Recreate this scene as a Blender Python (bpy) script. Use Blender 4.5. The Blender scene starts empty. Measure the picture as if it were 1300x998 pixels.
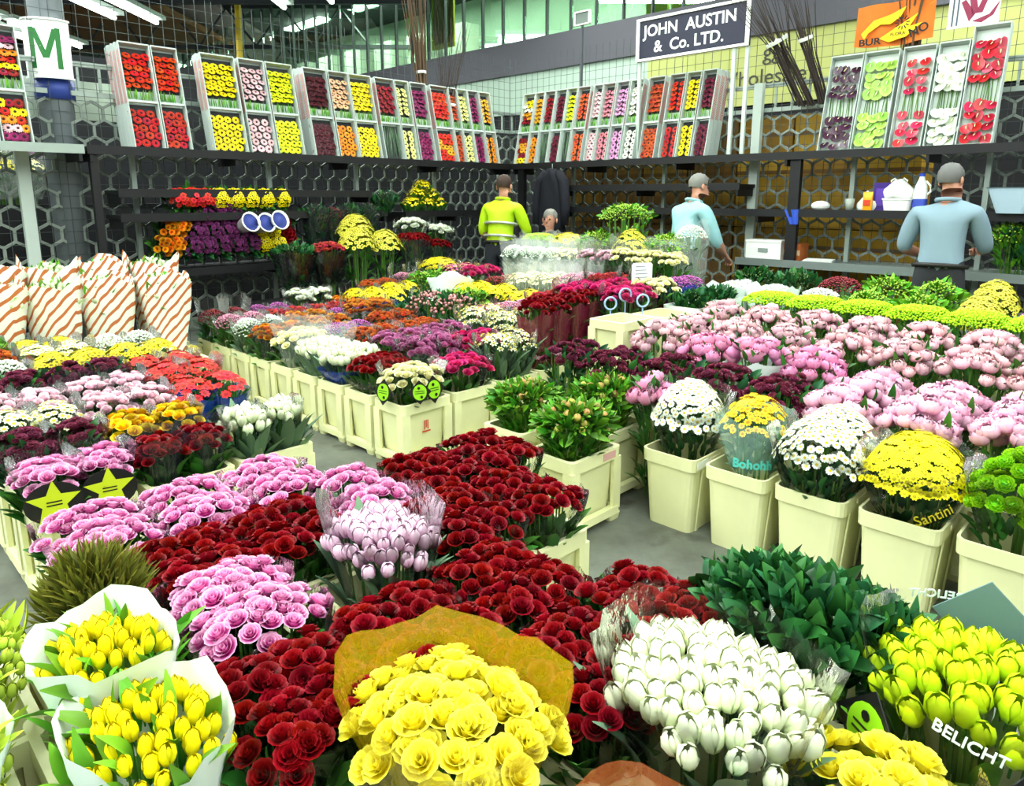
import bpy, math, random
import numpy as np
from mathutils import Vector, Matrix, Euler, Quaternion

random.seed(7)
PI = math.pi
scene = bpy.context.scene
COL = scene.collection
# ------------------------------------------------------------------ camera
F, PITCH, CAMH, PY = 900.0, math.radians(11), 1.5, 424.0      # photo taken to be 1300 x 998
cd = bpy.data.cameras.new('camera')
cam = bpy.data.objects.new('camera', cd)
COL.objects.link(cam)
cam.location = (0, 0, CAMH)
cam.rotation_euler = (PI / 2 - PITCH, 0, 0)
cd.sensor_width = 36
cd.lens = 36 * F / 1300
cd.shift_y = (PY - 499) / 1300
cd.clip_start = .05
cd.clip_end = 200
scene.camera = cam
# ------------------------------------------------------------------ world, exposure
w = bpy.data.worlds.new('hall_air')
scene.world = w
w.use_nodes = True
w.node_tree.nodes['Background'].inputs[0].default_value = (.86, .97, .95, 1)
w.node_tree.nodes['Background'].inputs[1].default_value = .62
vs = scene.view_settings
vs.view_transform = 'Standard'
vs.look = 'None'
vs.gamma = 1
vs.use_curve_mapping = False
vs.exposure = -.22
LAMP_W = 75          # watts of each fluorescent fitting
scene.cycles.max_bounces = 8
scene.cycles.transparent_max_bounces = 24
scene.cycles.caustics_reflective = False
scene.cycles.caustics_refractive = False

# ------------------------------------------------------------------ frames
# The stall is a corner: the market grid runs along RD and LD (horizontal), a and b are metres along them.
RD, LD = (.714, -.70), (-.70, -.714)
ANG_R = math.atan2(RD[1], RD[0])            # local x along RD
ANG_L = math.atan2(.714, .70)               # local x along -LD
A_WALL, B_WALL = -6.65, -6.78               # shelf fronts of the two racks


def AB(a, b):
    return RD[0] * a + LD[0] * b, RD[1] * a + LD[1] * b


def a_of_t(t):      # along the far rack under the navy sign
    return A_WALL + t


CT, ST = math.cos(PITCH), math.sin(PITCH)


def t_left(u, h=1.9):      # metres from the corner along the rack by the M sign, for a photo column u at height h
    r = abs(u - 650) / F
    return r * (9.5 * CT - (h - CAMH) * ST) / (.7 + .714 * r * CT)


def t_right(u, h=1.9):
    r = (u - 650) / F
    return r * (9.5 * CT - (h - CAMH) * ST) / (.714 + .70 * r * CT)


# ------------------------------------------------------------------ materials
def lin(c):
    if isinstance(c, str):
        c = [int(c[i:i + 2], 16) / 255 for i in (0, 2, 4)]
    return tuple(x / 12.92 if x <= .04045 else ((x + .055) / 1.055) ** 2.4 for x in c) + (1,)


MATS = {}


def principled(name):
    m = bpy.data.materials.new(name)
    m.use_nodes = True
    return m, m.node_tree, m.node_tree.nodes['Principled BSDF']


def mat(name, col, rough=.5, metal=0, spec=.4, noise=0, nscale=8, emit=0, alpha=1, col2=None, bump=0):
    if name in MATS:
        return MATS[name]
    m, nt, b = principled(name)
    b.inputs['Base Color'].default_value = lin(col)
    b.inputs['Roughness'].default_value = rough
    b.inputs['Metallic'].default_value = metal
    b.inputs['Specular IOR Level'].default_value = spec
    b.inputs['Alpha'].default_value = alpha
    if emit:
        b.inputs['Emission Color'].default_value = lin(col)
        b.inputs['Emission Strength'].default_value = emit
    if noise or bump:
        tc = nt.nodes.new('ShaderNodeTexCoord')
        n = nt.nodes.new('ShaderNodeTexNoise')
        n.inputs['Scale'].default_value = nscale
        n.inputs['Detail'].default_value = 6
        nt.links.new(tc.outputs['Object'], n.inputs['Vector'])
        if noise:
            mx = nt.nodes.new('ShaderNodeMix')
            mx.data_type = 'RGBA'
            mx.inputs[6].default_value = lin(col)
            mx.inputs[7].default_value = lin(col2) if col2 else tuple(x * (1 - noise) for x in lin(col)[:3]) + (1,)
            rp = nt.nodes.new('ShaderNodeMapRange')
            rp.inputs[1].default_value = .38
            rp.inputs[2].default_value = .68
            nt.links.new(n.outputs[0], rp.inputs[0])
            nt.links.new(rp.outputs[0], mx.inputs[0])
            nt.links.new(mx.outputs[2], b.inputs['Base Color'])
        if bump:
            bp = nt.nodes.new('ShaderNodeBump')
            bp.inputs['Strength'].default_value = bump
            nt.links.new(n.outputs[0], bp.inputs['Height'])
            nt.links.new(bp.outputs[0], b.inputs['Normal'])
    MATS[name] = m
    return m


def petal(name, base, tip=None, rough=.55, var=.25, power=1.0, hue=.045):
    """flower pigment: petal base to petal tip, a little different from bloom to bloom"""
    if name in MATS:
        return MATS[name]
    m, nt, b = principled(name)
    N = nt.nodes.new
    at = N('ShaderNodeAttribute'); at.attribute_name = 'tip'
    rn = N('ShaderNodeAttribute'); rn.attribute_name = 'rnd'
    oi = N('ShaderNodeObjectInfo')
    pw = N('ShaderNodeMath'); pw.operation = 'POWER'; pw.inputs[1].default_value = power
    nt.links.new(at.outputs['Fac'], pw.inputs[0])
    mx = N('ShaderNodeMix'); mx.data_type = 'RGBA'
    mx.inputs[6].default_value = lin(base)
    mx.inputs[7].default_value = lin(tip or base)
    nt.links.new(pw.outputs[0], mx.inputs[0])
    ad = N('ShaderNodeMath'); ad.operation = 'ADD'
    nt.links.new(rn.outputs['Fac'], ad.inputs[0]); nt.links.new(oi.outputs['Random'], ad.inputs[1])
    fr = N('ShaderNodeMath'); fr.operation = 'FRACT'
    nt.links.new(ad.outputs[0], fr.inputs[0])
    mr = N('ShaderNodeMapRange')
    mr.inputs[3].default_value = 1 - var; mr.inputs[4].default_value = 1 + var * .5
    nt.links.new(fr.outputs[0], mr.inputs[0])
    hs = N('ShaderNodeHueSaturation')
    nt.links.new(mr.outputs[0], hs.inputs['Value'])
    m2 = N('ShaderNodeMapRange')
    m2.inputs[3].default_value = .5 - var * hue; m2.inputs[4].default_value = .5 + var * hue
    f2 = N('ShaderNodeMath'); f2.operation = 'MULTIPLY'; f2.inputs[1].default_value = 7.31
    f3 = N('ShaderNodeMath'); f3.operation = 'FRACT'
    nt.links.new(ad.outputs[0], f2.inputs[0]); nt.links.new(f2.outputs[0], f3.inputs[0]); nt.links.new(f3.outputs[0], m2.inputs[0])
    nt.links.new(m2.outputs[0], hs.inputs['Hue'])
    nt.links.new(mx.outputs[2], hs.inputs['Color'])
    nt.links.new(hs.outputs[0], b.inputs['Base Color'])
    b.inputs['Roughness'].default_value = rough
    b.inputs['Specular IOR Level'].default_value = .25
    MATS[name] = m
    return m


def film(name, col, alpha, rough=.12):
    """clear or tinted cellophane"""
    if name in MATS:
        return MATS[name]
    m, nt, b = principled(name)
    b.inputs['Base Color'].default_value = lin(col)
    b.inputs['Roughness'].default_value = rough
    b.inputs['Alpha'].default_value = alpha
    b.inputs['Specular IOR Level'].default_value = .9
    tc = nt.nodes.new('ShaderNodeTexCoord')
    n = nt.nodes.new('ShaderNodeTexNoise')
    n.inputs['Scale'].default_value = 9
    nt.links.new(tc.outputs['Object'], n.inputs['Vector'])
    bp = nt.nodes.new('ShaderNodeBump'); bp.inputs['Strength'].default_value = .15; bp.inputs['Distance'].default_value = .03
    nt.links.new(n.outputs[0], bp.inputs['Height']); nt.links.new(bp.outputs[0], b.inputs['Normal'])
    MATS[name] = m
    return m


def striped(name, c1, c2, scale, direction='Z', thr=.62, distort=2.0):
    if name in MATS:
        return MATS[name]
    m, nt, b = principled(name)
    tc = nt.nodes.new('ShaderNodeTexCoord')
    wv = nt.nodes.new('ShaderNodeTexWave')
    wv.bands_direction = direction
    wv.inputs['Scale'].default_value = scale
    wv.inputs['Distortion'].default_value = distort
    wv.inputs['Detail Scale'].default_value = .6
    mp = nt.nodes.new('ShaderNodeMapping'); mp.inputs['Rotation'].default_value = (.22, .30, 0)
    nt.links.new(tc.outputs['Object'], mp.inputs['Vector']); nt.links.new(mp.outputs[0], wv.inputs['Vector'])
    gt = nt.nodes.new('ShaderNodeMath'); gt.operation = 'GREATER_THAN'; gt.inputs[1].default_value = thr
    nt.links.new(wv.outputs['Fac'], gt.inputs[0])
    mx = nt.nodes.new('ShaderNodeMix'); mx.data_type = 'RGBA'
    mx.inputs[6].default_value = lin(c1); mx.inputs[7].default_value = lin(c2)
    nt.links.new(gt.outputs[0], mx.inputs[0]); nt.links.new(mx.outputs[2], b.inputs['Base Color'])
    b.inputs['Roughness'].default_value = .6
    MATS[name] = m
    return m


# ------------------------------------------------------------------ mesh builder
class MB:
    def __init__(s):
        s.v, s.f, s.m, s.t = [], [], [], []

    def add(s, vs_, fs, m=0, tip=None):
        o = len(s.v)
        s.v += [tuple(v) for v in vs_]
        s.t += list(tip) if tip is not None else [0.0] * len(vs_)
        s.f += [tuple(i + o for i in f) for f in fs]
        s.m += [m] * len(fs)
        return s

    def box(s, x0, x1, y0, y1, z0, z1, m=0, M=None):
        vs_ = [(x, y, z) for z in (z0, z1) for x, y in ((x0, y0), (x1, y0), (x1, y1), (x0, y1))]
        if M is not None:
            vs_ = [M @ Vector(v) for v in vs_]
        return s.add(vs_, [(3, 2, 1, 0), (4, 5, 6, 7), (0, 1, 5, 4), (1, 2, 6, 5), (2, 3, 7, 6), (3, 0, 4, 7)], m)

    def tube(s, pts, rad, n=6, m=0, caps=True):
        """tube through pts; rad one number or one per point"""
        pts = [Vector(p) for p in pts]
        rr = rad if isinstance(rad, (list, tuple)) else [rad] * len(pts)
        vs_, fs = [], []
        up = Vector((0, 0, 1))
        for i, p in enumerate(pts):
            d = (pts[min(i + 1, len(pts) - 1)] - pts[max(i - 1, 0)])
            d = d.normalized() if d.length > 1e-9 else up
            x = d.cross(up)
            x = x.normalized() if x.length > 1e-3 else Vector((1, 0, 0))
            y = d.cross(x).normalized()
            for k in range(n):
                a = 2 * PI * k / n
                vs_.append(p + (x * math.cos(a) + y * math.sin(a)) * rr[i])
        for i in range(len(pts) - 1):
            for k in range(n):
                fs.append((i * n + k, i * n + (k + 1) % n, (i + 1) * n + (k + 1) % n, (i + 1) * n + k))
        if caps:
            fs.append(tuple(range(n))[::-1])
            fs.append(tuple(range((len(pts) - 1) * n, len(pts) * n)))
        return s.add(vs_, fs, m)

    def loft(s, rings, m=0, close=True, cap0=False, cap1=False):
        n = len(rings[0])
        vs_ = [p for r in rings for p in r]
        fs = []
        for i in range(len(rings) - 1):
            for k in range(n if close else n - 1):
                fs.append((i * n + k, i * n + (k + 1) % n, (i + 1) * n + (k + 1) % n, (i + 1) * n + k))
        if cap0:
            fs.append(tuple(range(n))[::-1])
        if cap1:
            fs.append(tuple(range((len(rings) - 1) * n, len(rings) * n)))
        return s.add(vs_, fs, m)

    def lathe(s, prof, n=16, m=0, M=None):
        rings = []
        for r, z in prof:
            ring = [Vector((r * math.cos(2 * PI * k / n), r * math.sin(2 * PI * k / n), z)) for k in range(n)]
            rings.append([M @ p for p in ring] if M is not None else ring)
        return s.loft(rings, m, True, prof[0][0] > 1e-6, prof[-1][0] > 1e-6)

    def ball(s, c, r, n=10, m=0, sc=(1, 1, 1)):
        rings = []
        for i in range(n // 2 + 1):
            ph = PI * (.02 + .96 * i / (n // 2))
            rings.append([(c[0] + r * sc[0] * math.sin(ph) * math.cos(2 * PI * k / n), c[1] + r * sc[1] * math.sin(ph) * math.sin(2 * PI * k / n), c[2] - r * sc[2] * math.cos(ph)) for k in range(n)])
        return s.loft(rings, m, True, True, True)

    def grid(s, fn, ns, nt, m=0):
        vs_, tp, fs = [], [], []
        for j in range(nt + 1):
            for i in range(ns + 1):
                vs_.append(fn(-1 + 2 * i / ns, j / nt)); tp.append(j / nt)
        for j in range(nt):
            for i in range(ns):
                a = j * (ns + 1) + i
                fs.append((a, a + 1, a + ns + 2, a + ns + 1))
        return s.add(vs_, fs, m, tp)

    def poly(s, pts2, y0, y1, m=0):
        """closed outline in xz, thick along y"""
        n = len(pts2)
        vs_ = [(x, y0, z) for x, z in pts2] + [(x, y1, z) for x, z in pts2]
        fs = [tuple(range(n)), tuple(range(n, 2 * n))[::-1]] + [(k, k + n, (k + 1) % n + n, (k + 1) % n) for k in range(n)]
        return s.add(vs_, fs, m)

    def mesh(s, name, mats=(), smooth=False):
        me = bpy.data.meshes.new(name)
        me.from_pydata(s.v, [], s.f)
        for m in mats:
            me.materials.append(m)
        if len(mats) > 1:
            me.polygons.foreach_set('material_index', s.m)
        if smooth:
            me.polygons.foreach_set('use_smooth', [True] * len(s.f))
        if any(s.t):
            at = me.attributes.new('tip', 'FLOAT', 'POINT')
            at.data.foreach_set('value', s.t)
        me.update()
        return me

    def build(s, name, mats, parent=None, smooth=False, **kw):
        if not isinstance(mats, (list, tuple)):
            mats = (mats,)
        return put(name, s.mesh(name, mats, smooth), parent, **kw)


def put(name, me, parent=None, loc=None, rot=None, scale=None, **props):
    o = bpy.data.objects.new(name, me)
    COL.objects.link(o)
    if parent is not None:
        o.parent = parent
    if loc is not None:
        o.location = loc
    if rot is not None:
        o.rotation_euler = rot
    if scale is not None:
        o.scale = scale
    for k, v in props.items():
        o[k] = v
    return o


def thing(name, label, cat, loc=(0, 0, 0), rot=(0, 0, 0), group=None):
    o = put(name, None, None, loc, rot, label=label, category=cat)
    o.empty_display_size = .05
    if group:
        o['group'] = group
    return o


def tag(o, label, cat, group=None):
    o['label'] = label
    o['category'] = cat
    if group:
        o['group'] = group
    return o


def text_mesh(s, size, bold=0, extrude=.001, align='CENTER', space=1.0):
    cu = bpy.data.curves.new('lettering', 'FONT')
    cu.body = s
    cu.size = size
    cu.offset = bold
    cu.extrude = extrude
    cu.align_x = align
    cu.align_y = 'CENTER'
    cu.space_character = space
    cu.resolution_u = 3
    o = bpy.data.objects.new('lettering', cu)
    COL.objects.link(o)
    me = bpy.data.meshes.new_from_object(o.evaluated_get(bpy.context.evaluated_depsgraph_get()))
    bpy.data.objects.remove(o)
    return me


def lettering(s, size, m, parent, loc, rot=(PI / 2, 0, 0), bold=0, scale=(1, 1, 1), space=1.0, **kw):
    me = text_mesh(s, size, bold, space=space)
    me.materials.clear()
    me.materials.append(m)
    return put('lettering', me, parent, loc, rot, scale, **kw)


def rrect(wd, dp, r, z, n=3):
    pts = []
    for cx, cy, a0 in ((1, 1, 0), (-1, 1, 90), (-1, -1, 180), (1, -1, 270)):
        for k in range(n + 1):
            a = math.radians(a0 + 90 * k / n)
            pts.append((cx * (wd / 2 - r) + r * math.cos(a), cy * (dp / 2 - r) + r * math.sin(a), z))
    return pts


# ------------------------------------------------------------------ common materials
CREAM = mat('cream_plastic', 'e8e8b4', .45, noise=.10, nscale=5)
BLACKM = mat('black_painted_steel', '0a0b0e', .5)
DARK = mat('dark_backing', '121318', .8)
GALV = mat('galvanised_steel', '9aa79f', .45, metal=.3)
PALEPOST = mat('pale_painted_post', 'b9c6bd', .5)
WIRE = mat('wire', '3c4644', .5)
WHITE = mat('white_card', 'eef2ec', .6)
BLACK = mat('black_ink', '0b0b0d', .6)
NAVY = mat('navy_board', '11122e', .5)
LEAF = petal('leaf_green', '2c5a1e', '3f7a2a', .45, .35)
LEAFD = petal('leaf_dark', '123a1c', '2f6e36', .3, .6)
LEAFG = petal('leaf_grey_green', '4e6b4e', '6f9070', .5, .3)
LEAFB = petal('leaf_bright', '2f7a14', '74b42a', .4, .55)
LEAFY = petal('leaf_yellow_green', '8fae1a', 'cfe04a', .5, .3)
STEM = petal('stem_green', '4e7a2e', '6f9a3a', .5, .3)
def clear_film(name):
    """thin clear cellophane: passes light, glints where it is seen edge on or creased"""
    m, nt, b = principled(name)
    out = nt.nodes['Material Output']
    tr = nt.nodes.new('ShaderNodeBsdfTransparent'); tr.inputs[0].default_value = (.97, .985, .98, 1)
    gl = nt.nodes.new('ShaderNodeBsdfGlossy'); gl.inputs['Roughness'].default_value = .22
    tc = nt.nodes.new('ShaderNodeTexCoord')
    n = nt.nodes.new('ShaderNodeTexNoise'); n.inputs['Scale'].default_value = 7; n.inputs['Detail'].default_value = 3
    nt.links.new(tc.outputs['Object'], n.inputs['Vector'])
    bp = nt.nodes.new('ShaderNodeBump'); bp.inputs['Strength'].default_value = .2; bp.inputs['Distance'].default_value = .04
    nt.links.new(n.outputs[0], bp.inputs['Height']); nt.links.new(bp.outputs[0], gl.inputs['Normal'])
    fr = nt.nodes.new('ShaderNodeFresnel'); fr.inputs[0].default_value = 1.28
    nt.links.new(bp.outputs[0], fr.inputs['Normal'])
    ms = nt.nodes.new('ShaderNodeMixShader')
    nt.links.new(fr.outputs[0], ms.inputs[0]); nt.links.new(tr.outputs[0], ms.inputs[1]); nt.links.new(gl.outputs[0], ms.inputs[2])
    nt.links.new(ms.outputs[0], out.inputs[0])
    MATS[name] = m
    return m


FILM = clear_film('clear_cellophane')
FILMS = {'clear': FILM, 'milky': film('milky_cellophane', 'eef6f2', .15), 'blue': film('blue_printed_film', '1d3fae', .72), 'smoke': film('smoke_film', '2a2a34', .42),
         'amber': film('amber_film', 'b89a0c', .5), 'burgundy': film('burgundy_printed_film', '6b1730', .72), 'teal': film('teal_film', 'b9e6dc', .3),
         'paper': mat('white_wrapping_paper', 'e4f2ea', .7, bump=.2, nscale=14), 'orange': film('orange_edge_film', 'd8743a', .4),
         'stripe': striped('orange_striped_paper', 'eef2e6', 'bf6a34', 2.5, 'Z', .76, 3.0), 'blackfilm': film('black_film', '0d0e12', .8),
         'bluestripe': striped('blue_red_striped_film', 'd8ecf2', '3577c8', 9, 'DIAGONAL', .6, 1.0)}
# ------------------------------------------------------------------ the hall
def structure(name, mb, m, parent=None, smooth=False, **kw):
    o = mb.build(name, m, parent, smooth, **kw)
    if parent is None:
        o['kind'] = 'structure'
    return o


m, nt, b = principled('concrete_floor')
tc = nt.nodes.new('ShaderNodeTexCoord')
n1 = nt.nodes.new('ShaderNodeTexNoise'); n1.inputs['Scale'].default_value = 2.2; n1.inputs['Detail'].default_value = 10; n1.inputs['Roughness'].default_value = .7
n2 = nt.nodes.new('ShaderNodeTexNoise'); n2.inputs['Scale'].default_value = 4.3; n2.inputs['Detail'].default_value = 4
for n in (n1, n2):
    nt.links.new(tc.outputs['Object'], n.inputs['Vector'])
r1 = nt.nodes.new('ShaderNodeValToRGB')
r1.color_ramp.elements[0].position = .32; r1.color_ramp.elements[0].color = lin('484a42')
r1.color_ramp.elements[1].position = .68; r1.color_ramp.elements[1].color = lin('70766b')
r2 = nt.nodes.new('ShaderNodeMapRange'); r2.inputs[1].default_value = .60; r2.inputs[2].default_value = .72
mx = nt.nodes.new('ShaderNodeMix'); mx.data_type = 'RGBA'; mx.inputs[7].default_value = lin('35322c')
nt.links.new(n1.outputs[0], r1.inputs[0]); nt.links.new(r1.outputs[0], mx.inputs[6])
nt.links.new(n2.outputs[0], r2.inputs[0]); nt.links.new(r2.outputs[0], mx.inputs[0]); nt.links.new(mx.outputs[2], b.inputs['Base Color'])
b.inputs['Roughness'].default_value = .55
structure('floor', MB().box(-45, 16, -10, 42, -.1, 0), m)

CEIL_Z = 6.5
structure('ceiling', MB().box(-45, 16, -10, 42, CEIL_Z, CEIL_Z + .1), mat('dark_roof_sheet', '24262c', .8, noise=.5, nscale=.6))
structure('trim_1', MB().box(-14.5, -8.6, 10, 24, 6.0, 6.15), mat('brown_soffit', '8a5a34', .7, noise=.25, nscale=1.5))
structure('trim_2', MB().box(-10.6, -7.6, 17.5, 30, 6.3, 6.4), mat('pink_rooflight', 'a9909a', .7))
# roof trusses
for k, y in enumerate((11, 15.5, 20, 25)):
    t = put('roof_truss', None, None, (-20, y, 5.35), kind='structure')
    top = MB().box(-20, 18, -.05, .05, 1.0, 1.12)
    top.build('top_chord', mat('truss_steel', '2e3238', .6), t)
    MB().box(-20, 18, -.05, .05, 0, .1).build('bottom_chord', MATS['truss_steel'], t)
    web = MB().tube([(0, 0, .08), (.75, 0, 1.03)], .03, 5).tube([(.75, 0, 1.03), (1.5, 0, .08)], .03, 5).mesh('web_brace', (MATS['truss_steel'],))
    for i in range(24):
        x = -19.8 + 1.5 * i
        if x > 15:
            break
        put('web_brace', web, t, (x, 0, 0))

# fluorescent fittings: rows along y, 5 m up, over the whole hall
LAMPM = mat('lit_tube', 'f2fff6', emit=14)
HOUS = mat('lamp_housing', 'b8c2bc', .5)
hous = MB().box(-.16, .16, -1.3, 1.3, .06, .14).mesh('housing', (HOUS,))
tubem = MB().tube([(0, -1.22, 0), (0, 1.22, 0)], .045, 8).mesh('lamp_tube', (LAMPM,))
hang = MB().box(-.01, .01, -.01, .01, .14, 1.5).mesh('hanger', (BLACKM,))
ad = bpy.data.lights.new('lamp_light', 'AREA')
ad.shape = 'RECTANGLE'; ad.size = .3; ad.size_y = 2.5
ad.energy = LAMP_W; ad.color = (.93, 1, .95)
rows = [(-7.95, 15.2), (-7.3, 15.6), (-4.3, 14.4), (-3.3, 14.0), (.1, 12.2), (1.0, 11.6), (4.4, 9.0), (5.3, 8.4), (-11.0, 18.5), (-10.3, 18.0)]
for x, yend in rows:
    y = yend - 1.3
    while y > -5:
        t = thing('fluorescent_lamp', 'lit white fluorescent fitting hanging in a row from the dark roof', 'lamp', (x, y, 5.0), group='fluorescent roof lamps')
        put('housing', hous, t)
        put('lamp_tube', tubem, t, label='glowing white tube')
        for dy in (-1, 1):
            put('hanger', hang, t, (0, dy, 0))
        o = bpy.data.objects.new('lamp_light', ad)
        COL.objects.link(o)
        o.parent = t
        o.location = (0, 0, -.06)
        y -= 2.75

# glazed office storey behind the stall, parallel to RD
P0 = (0, 13.7)
t = put('window_1', None, None, (P0[0], P0[1], 0), (0, 0, ANG_R), kind='structure')
m, nt, b = principled('office_glass')
out = nt.nodes['Material Output']
tr = nt.nodes.new('ShaderNodeBsdfTransparent'); tr.inputs[0].default_value = lin('e4f4e8')
gl = nt.nodes.new('ShaderNodeBsdfGlossy'); gl.inputs['Roughness'].default_value = .015; gl.inputs[0].default_value = lin('e6fff2')
ms = nt.nodes.new('ShaderNodeMixShader'); ms.inputs[0].default_value = .30
nt.links.new(tr.outputs[0], ms.inputs[1]); nt.links.new(gl.outputs[0], ms.inputs[2]); nt.links.new(ms.outputs[0], out.inputs[0])
GLASS = m
pane = MB().box(.02, .52, -.006, .006, 4.25, 6.45).mesh('pane', (GLASS,))
mull = MB().box(-.013, .013, -.04, .03, 4.22, 6.48).mesh('mullion', (mat('dark_mullion', '20262a', .4),))
x = -31
while x < 9:
    put('pane', pane, t, (x, 0, 0))
    put('mullion', mull, t, (x, 0, 0))
    x += .54
FX0, FX1 = -31, 9.5


def fac(name, x0, x1, y0, y1, z0, z1, m):
    o = MB().box(x0, x1, y0, y1, z0, z1).build(name, m, None, loc=(P0[0], P0[1], 0), rot=(0, 0, ANG_R))
    o['kind'] = 'structure'
    return o


fac('trim_3', FX0, FX1, -.12, .2, 3.66, 4.22, mat('grey_beam', '4e4d55', .7))
fac('trim_4', FX0, 3.0, -.05, .2, 2.98, 3.66, mat('pale_fascia', 'a3b8a8', .7))
fac('trim_5', 3.0, FX1, -.05, .2, 2.75, 3.66, mat('yellow_fascia', 'a9ae66', .7))
fac('wall_back', FX0, FX1, .0, .2, 0, 2.98, mat('dark_ground_storey', '0c0d11', .8))
fac('wall_office', FX0, FX1, 3.6, 3.7, 4.2, 6.5, mat('pale_office_wall', 'b4cbb6', .8, noise=.3, nscale=.7))
fac('floor_office', FX0, FX1, .2, 3.6, 4.1, 4.2, mat('office_floor', '7d8a80', .8))
# office fittings seen through the glass
for k, (x0, x1, c) in enumerate(((2.55, 2.95, 'a9b21c'), (3.02, 3.75, 'b5bf18'), (5.6, 6.5, 'b5bf18'))):
    o = MB().box(x0, x1, .5, .56, 4.25, 6.4).build('door_panel', mat('lime_panel_%s' % c, c, .6), None, loc=(P0[0], P0[1], 0), rot=(0, 0, ANG_R))
    tag(o, 'lime yellow panel standing behind the upper glazing', 'panel', 'lime panels behind the glazing')
for k in range(7):
    o = MB().box(-14 + 1.5 * k, -13.2 + 1.5 * k, 2.6, 3.1, 4.2, 5.7).build('office_cabinet', mat('pale_cabinet', 'aeb9a8', .6), None, loc=(P0[0], P0[1], 0), rot=(0, 0, ANG_R))
    tag(o, 'pale tall office cabinet behind the upper glazing', 'cabinet', 'office cabinets behind the glazing')
op = thing('framed_poster', 'yellow framed poster hanging behind the upper glazing', 'poster', (P0[0], P0[1], 0), (0, 0, ANG_R))
MB().box(-2.65, -1.95, .30, .34, 4.5, 5.7).build('frame', mat('yellow_frame', 'b9b420', .6), op)
MB().box(-2.55, -2.05, .28, .30, 4.6, 5.6).build('sheet', mat('brown_print', '8a6a3a', .6), op)
OFFL = bpy.data.lights.new('office_light', 'AREA')
OFFL.shape = 'RECTANGLE'; OFFL.size = 2; OFFL.size_y = .35; OFFL.energy = 420; OFFL.color = (.93, 1, .93)
for k in range(11):
    o = MB().box(-28 + 3.4 * k, -26.0 + 3.4 * k, 1.5, 1.85, 6.36, 6.42).build('office_lamp', mat('office_light', 'f4fff4', emit=16), None, loc=(P0[0], P0[1], 0), rot=(0, 0, ANG_R))
    tag(o, 'lit ceiling strip inside the glazed office', 'lamp', 'office ceiling strips')
    ol = bpy.data.objects.new('office_light', OFFL)
    COL.objects.link(ol)
    ol.parent = o
    ol.location = (-27 + 3.4 * k, 1.67, 6.34)
# lettering on the yellow fascia
so = put('fascia_lettering', None, None, (P0[0], P0[1], 0), (0, 0, ANG_R), label='dark script lettering on the yellow fascia board', category='lettering')
INK = mat('script_ink', '3a3a30', .7)
lettering('ggs', .30, INK, so, (5.05, -.06, 3.42), scale=(1, 1, 1))
lettering('(Wholesale)', .30, INK, so, (4.85, -.06, 3.10), scale=(1, 1.0, 1))

# ------------------------------------------------------------------ racks
def frame_left(b, z=0, off=0):      # origin on the shelf front of the rack by the M sign; x toward the corner, y into the wall
    x, y = AB(A_WALL - off, b)
    return (x, y, z)


def frame_right(a, z=0, off=0):
    x, y = AB(a, B_WALL - off)
    return (x, y, z)


def hex_panel(wd, z0, z1, s=.098, th=.011, dp=.02):
    """pointy-top honeycomb bars inside 0..wd x z0..z1"""
    mb = MB()
    W = s * math.sqrt(3)
    rows = int((z1 - z0) / (1.5 * s)) + 1
    cols = int(wd / W) + 1

    def bar(x0, zz0, x1, zz1):
        if min(x0, x1) < -.001 or max(x0, x1) > wd + .001 or min(zz0, zz1) < z0 or max(zz0, zz1) > z1:
            return
        d = Vector((x1 - x0, 0, zz1 - zz0)); L = d.length; d.normalize()
        nrm = Vector((-d.z, 0, d.x)) * th
        p, q = Vector((x0, 0, zz0)), Vector((x1, 0, zz1))
        vs_ = [p - nrm, q - nrm, q + nrm, p + nrm]
        vs_ = vs_ + [v + Vector((0, dp, 0)) for v in vs_]
        mb.add(vs_, [(0, 1, 2, 3), (7, 6, 5, 4), (0, 4, 5, 1), (2, 6, 7, 3)])
    for r in range(rows + 1):
        for c in range(-1, cols + 1):
            cx = (c + .5 * (r % 2)) * W + W / 2
            cz = z0 + r * 1.5 * s + s
            P = [(cx + s * math.sin(PI / 3 * k), cz + s * math.cos(PI / 3 * k)) for k in range(6)]
            for k in (0, 5, 4):
                bar(*P[k], *P[(k + 1) % 6])
    return mb


def wire_grid(wd, z0, z1, sp=.1, r=.0018):
    mb = MB()
    n = int(wd / sp)
    for i in range(n + 1):
        mb.box(i * sp - r, i * sp + r, -r, r, z0, z1)
    k = int((z1 - z0) / sp)
    for j in range(k + 1):
        mb.box(0, wd, -r, r, z0 + j * sp - r, z0 + j * sp + r)
    return mb


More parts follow.
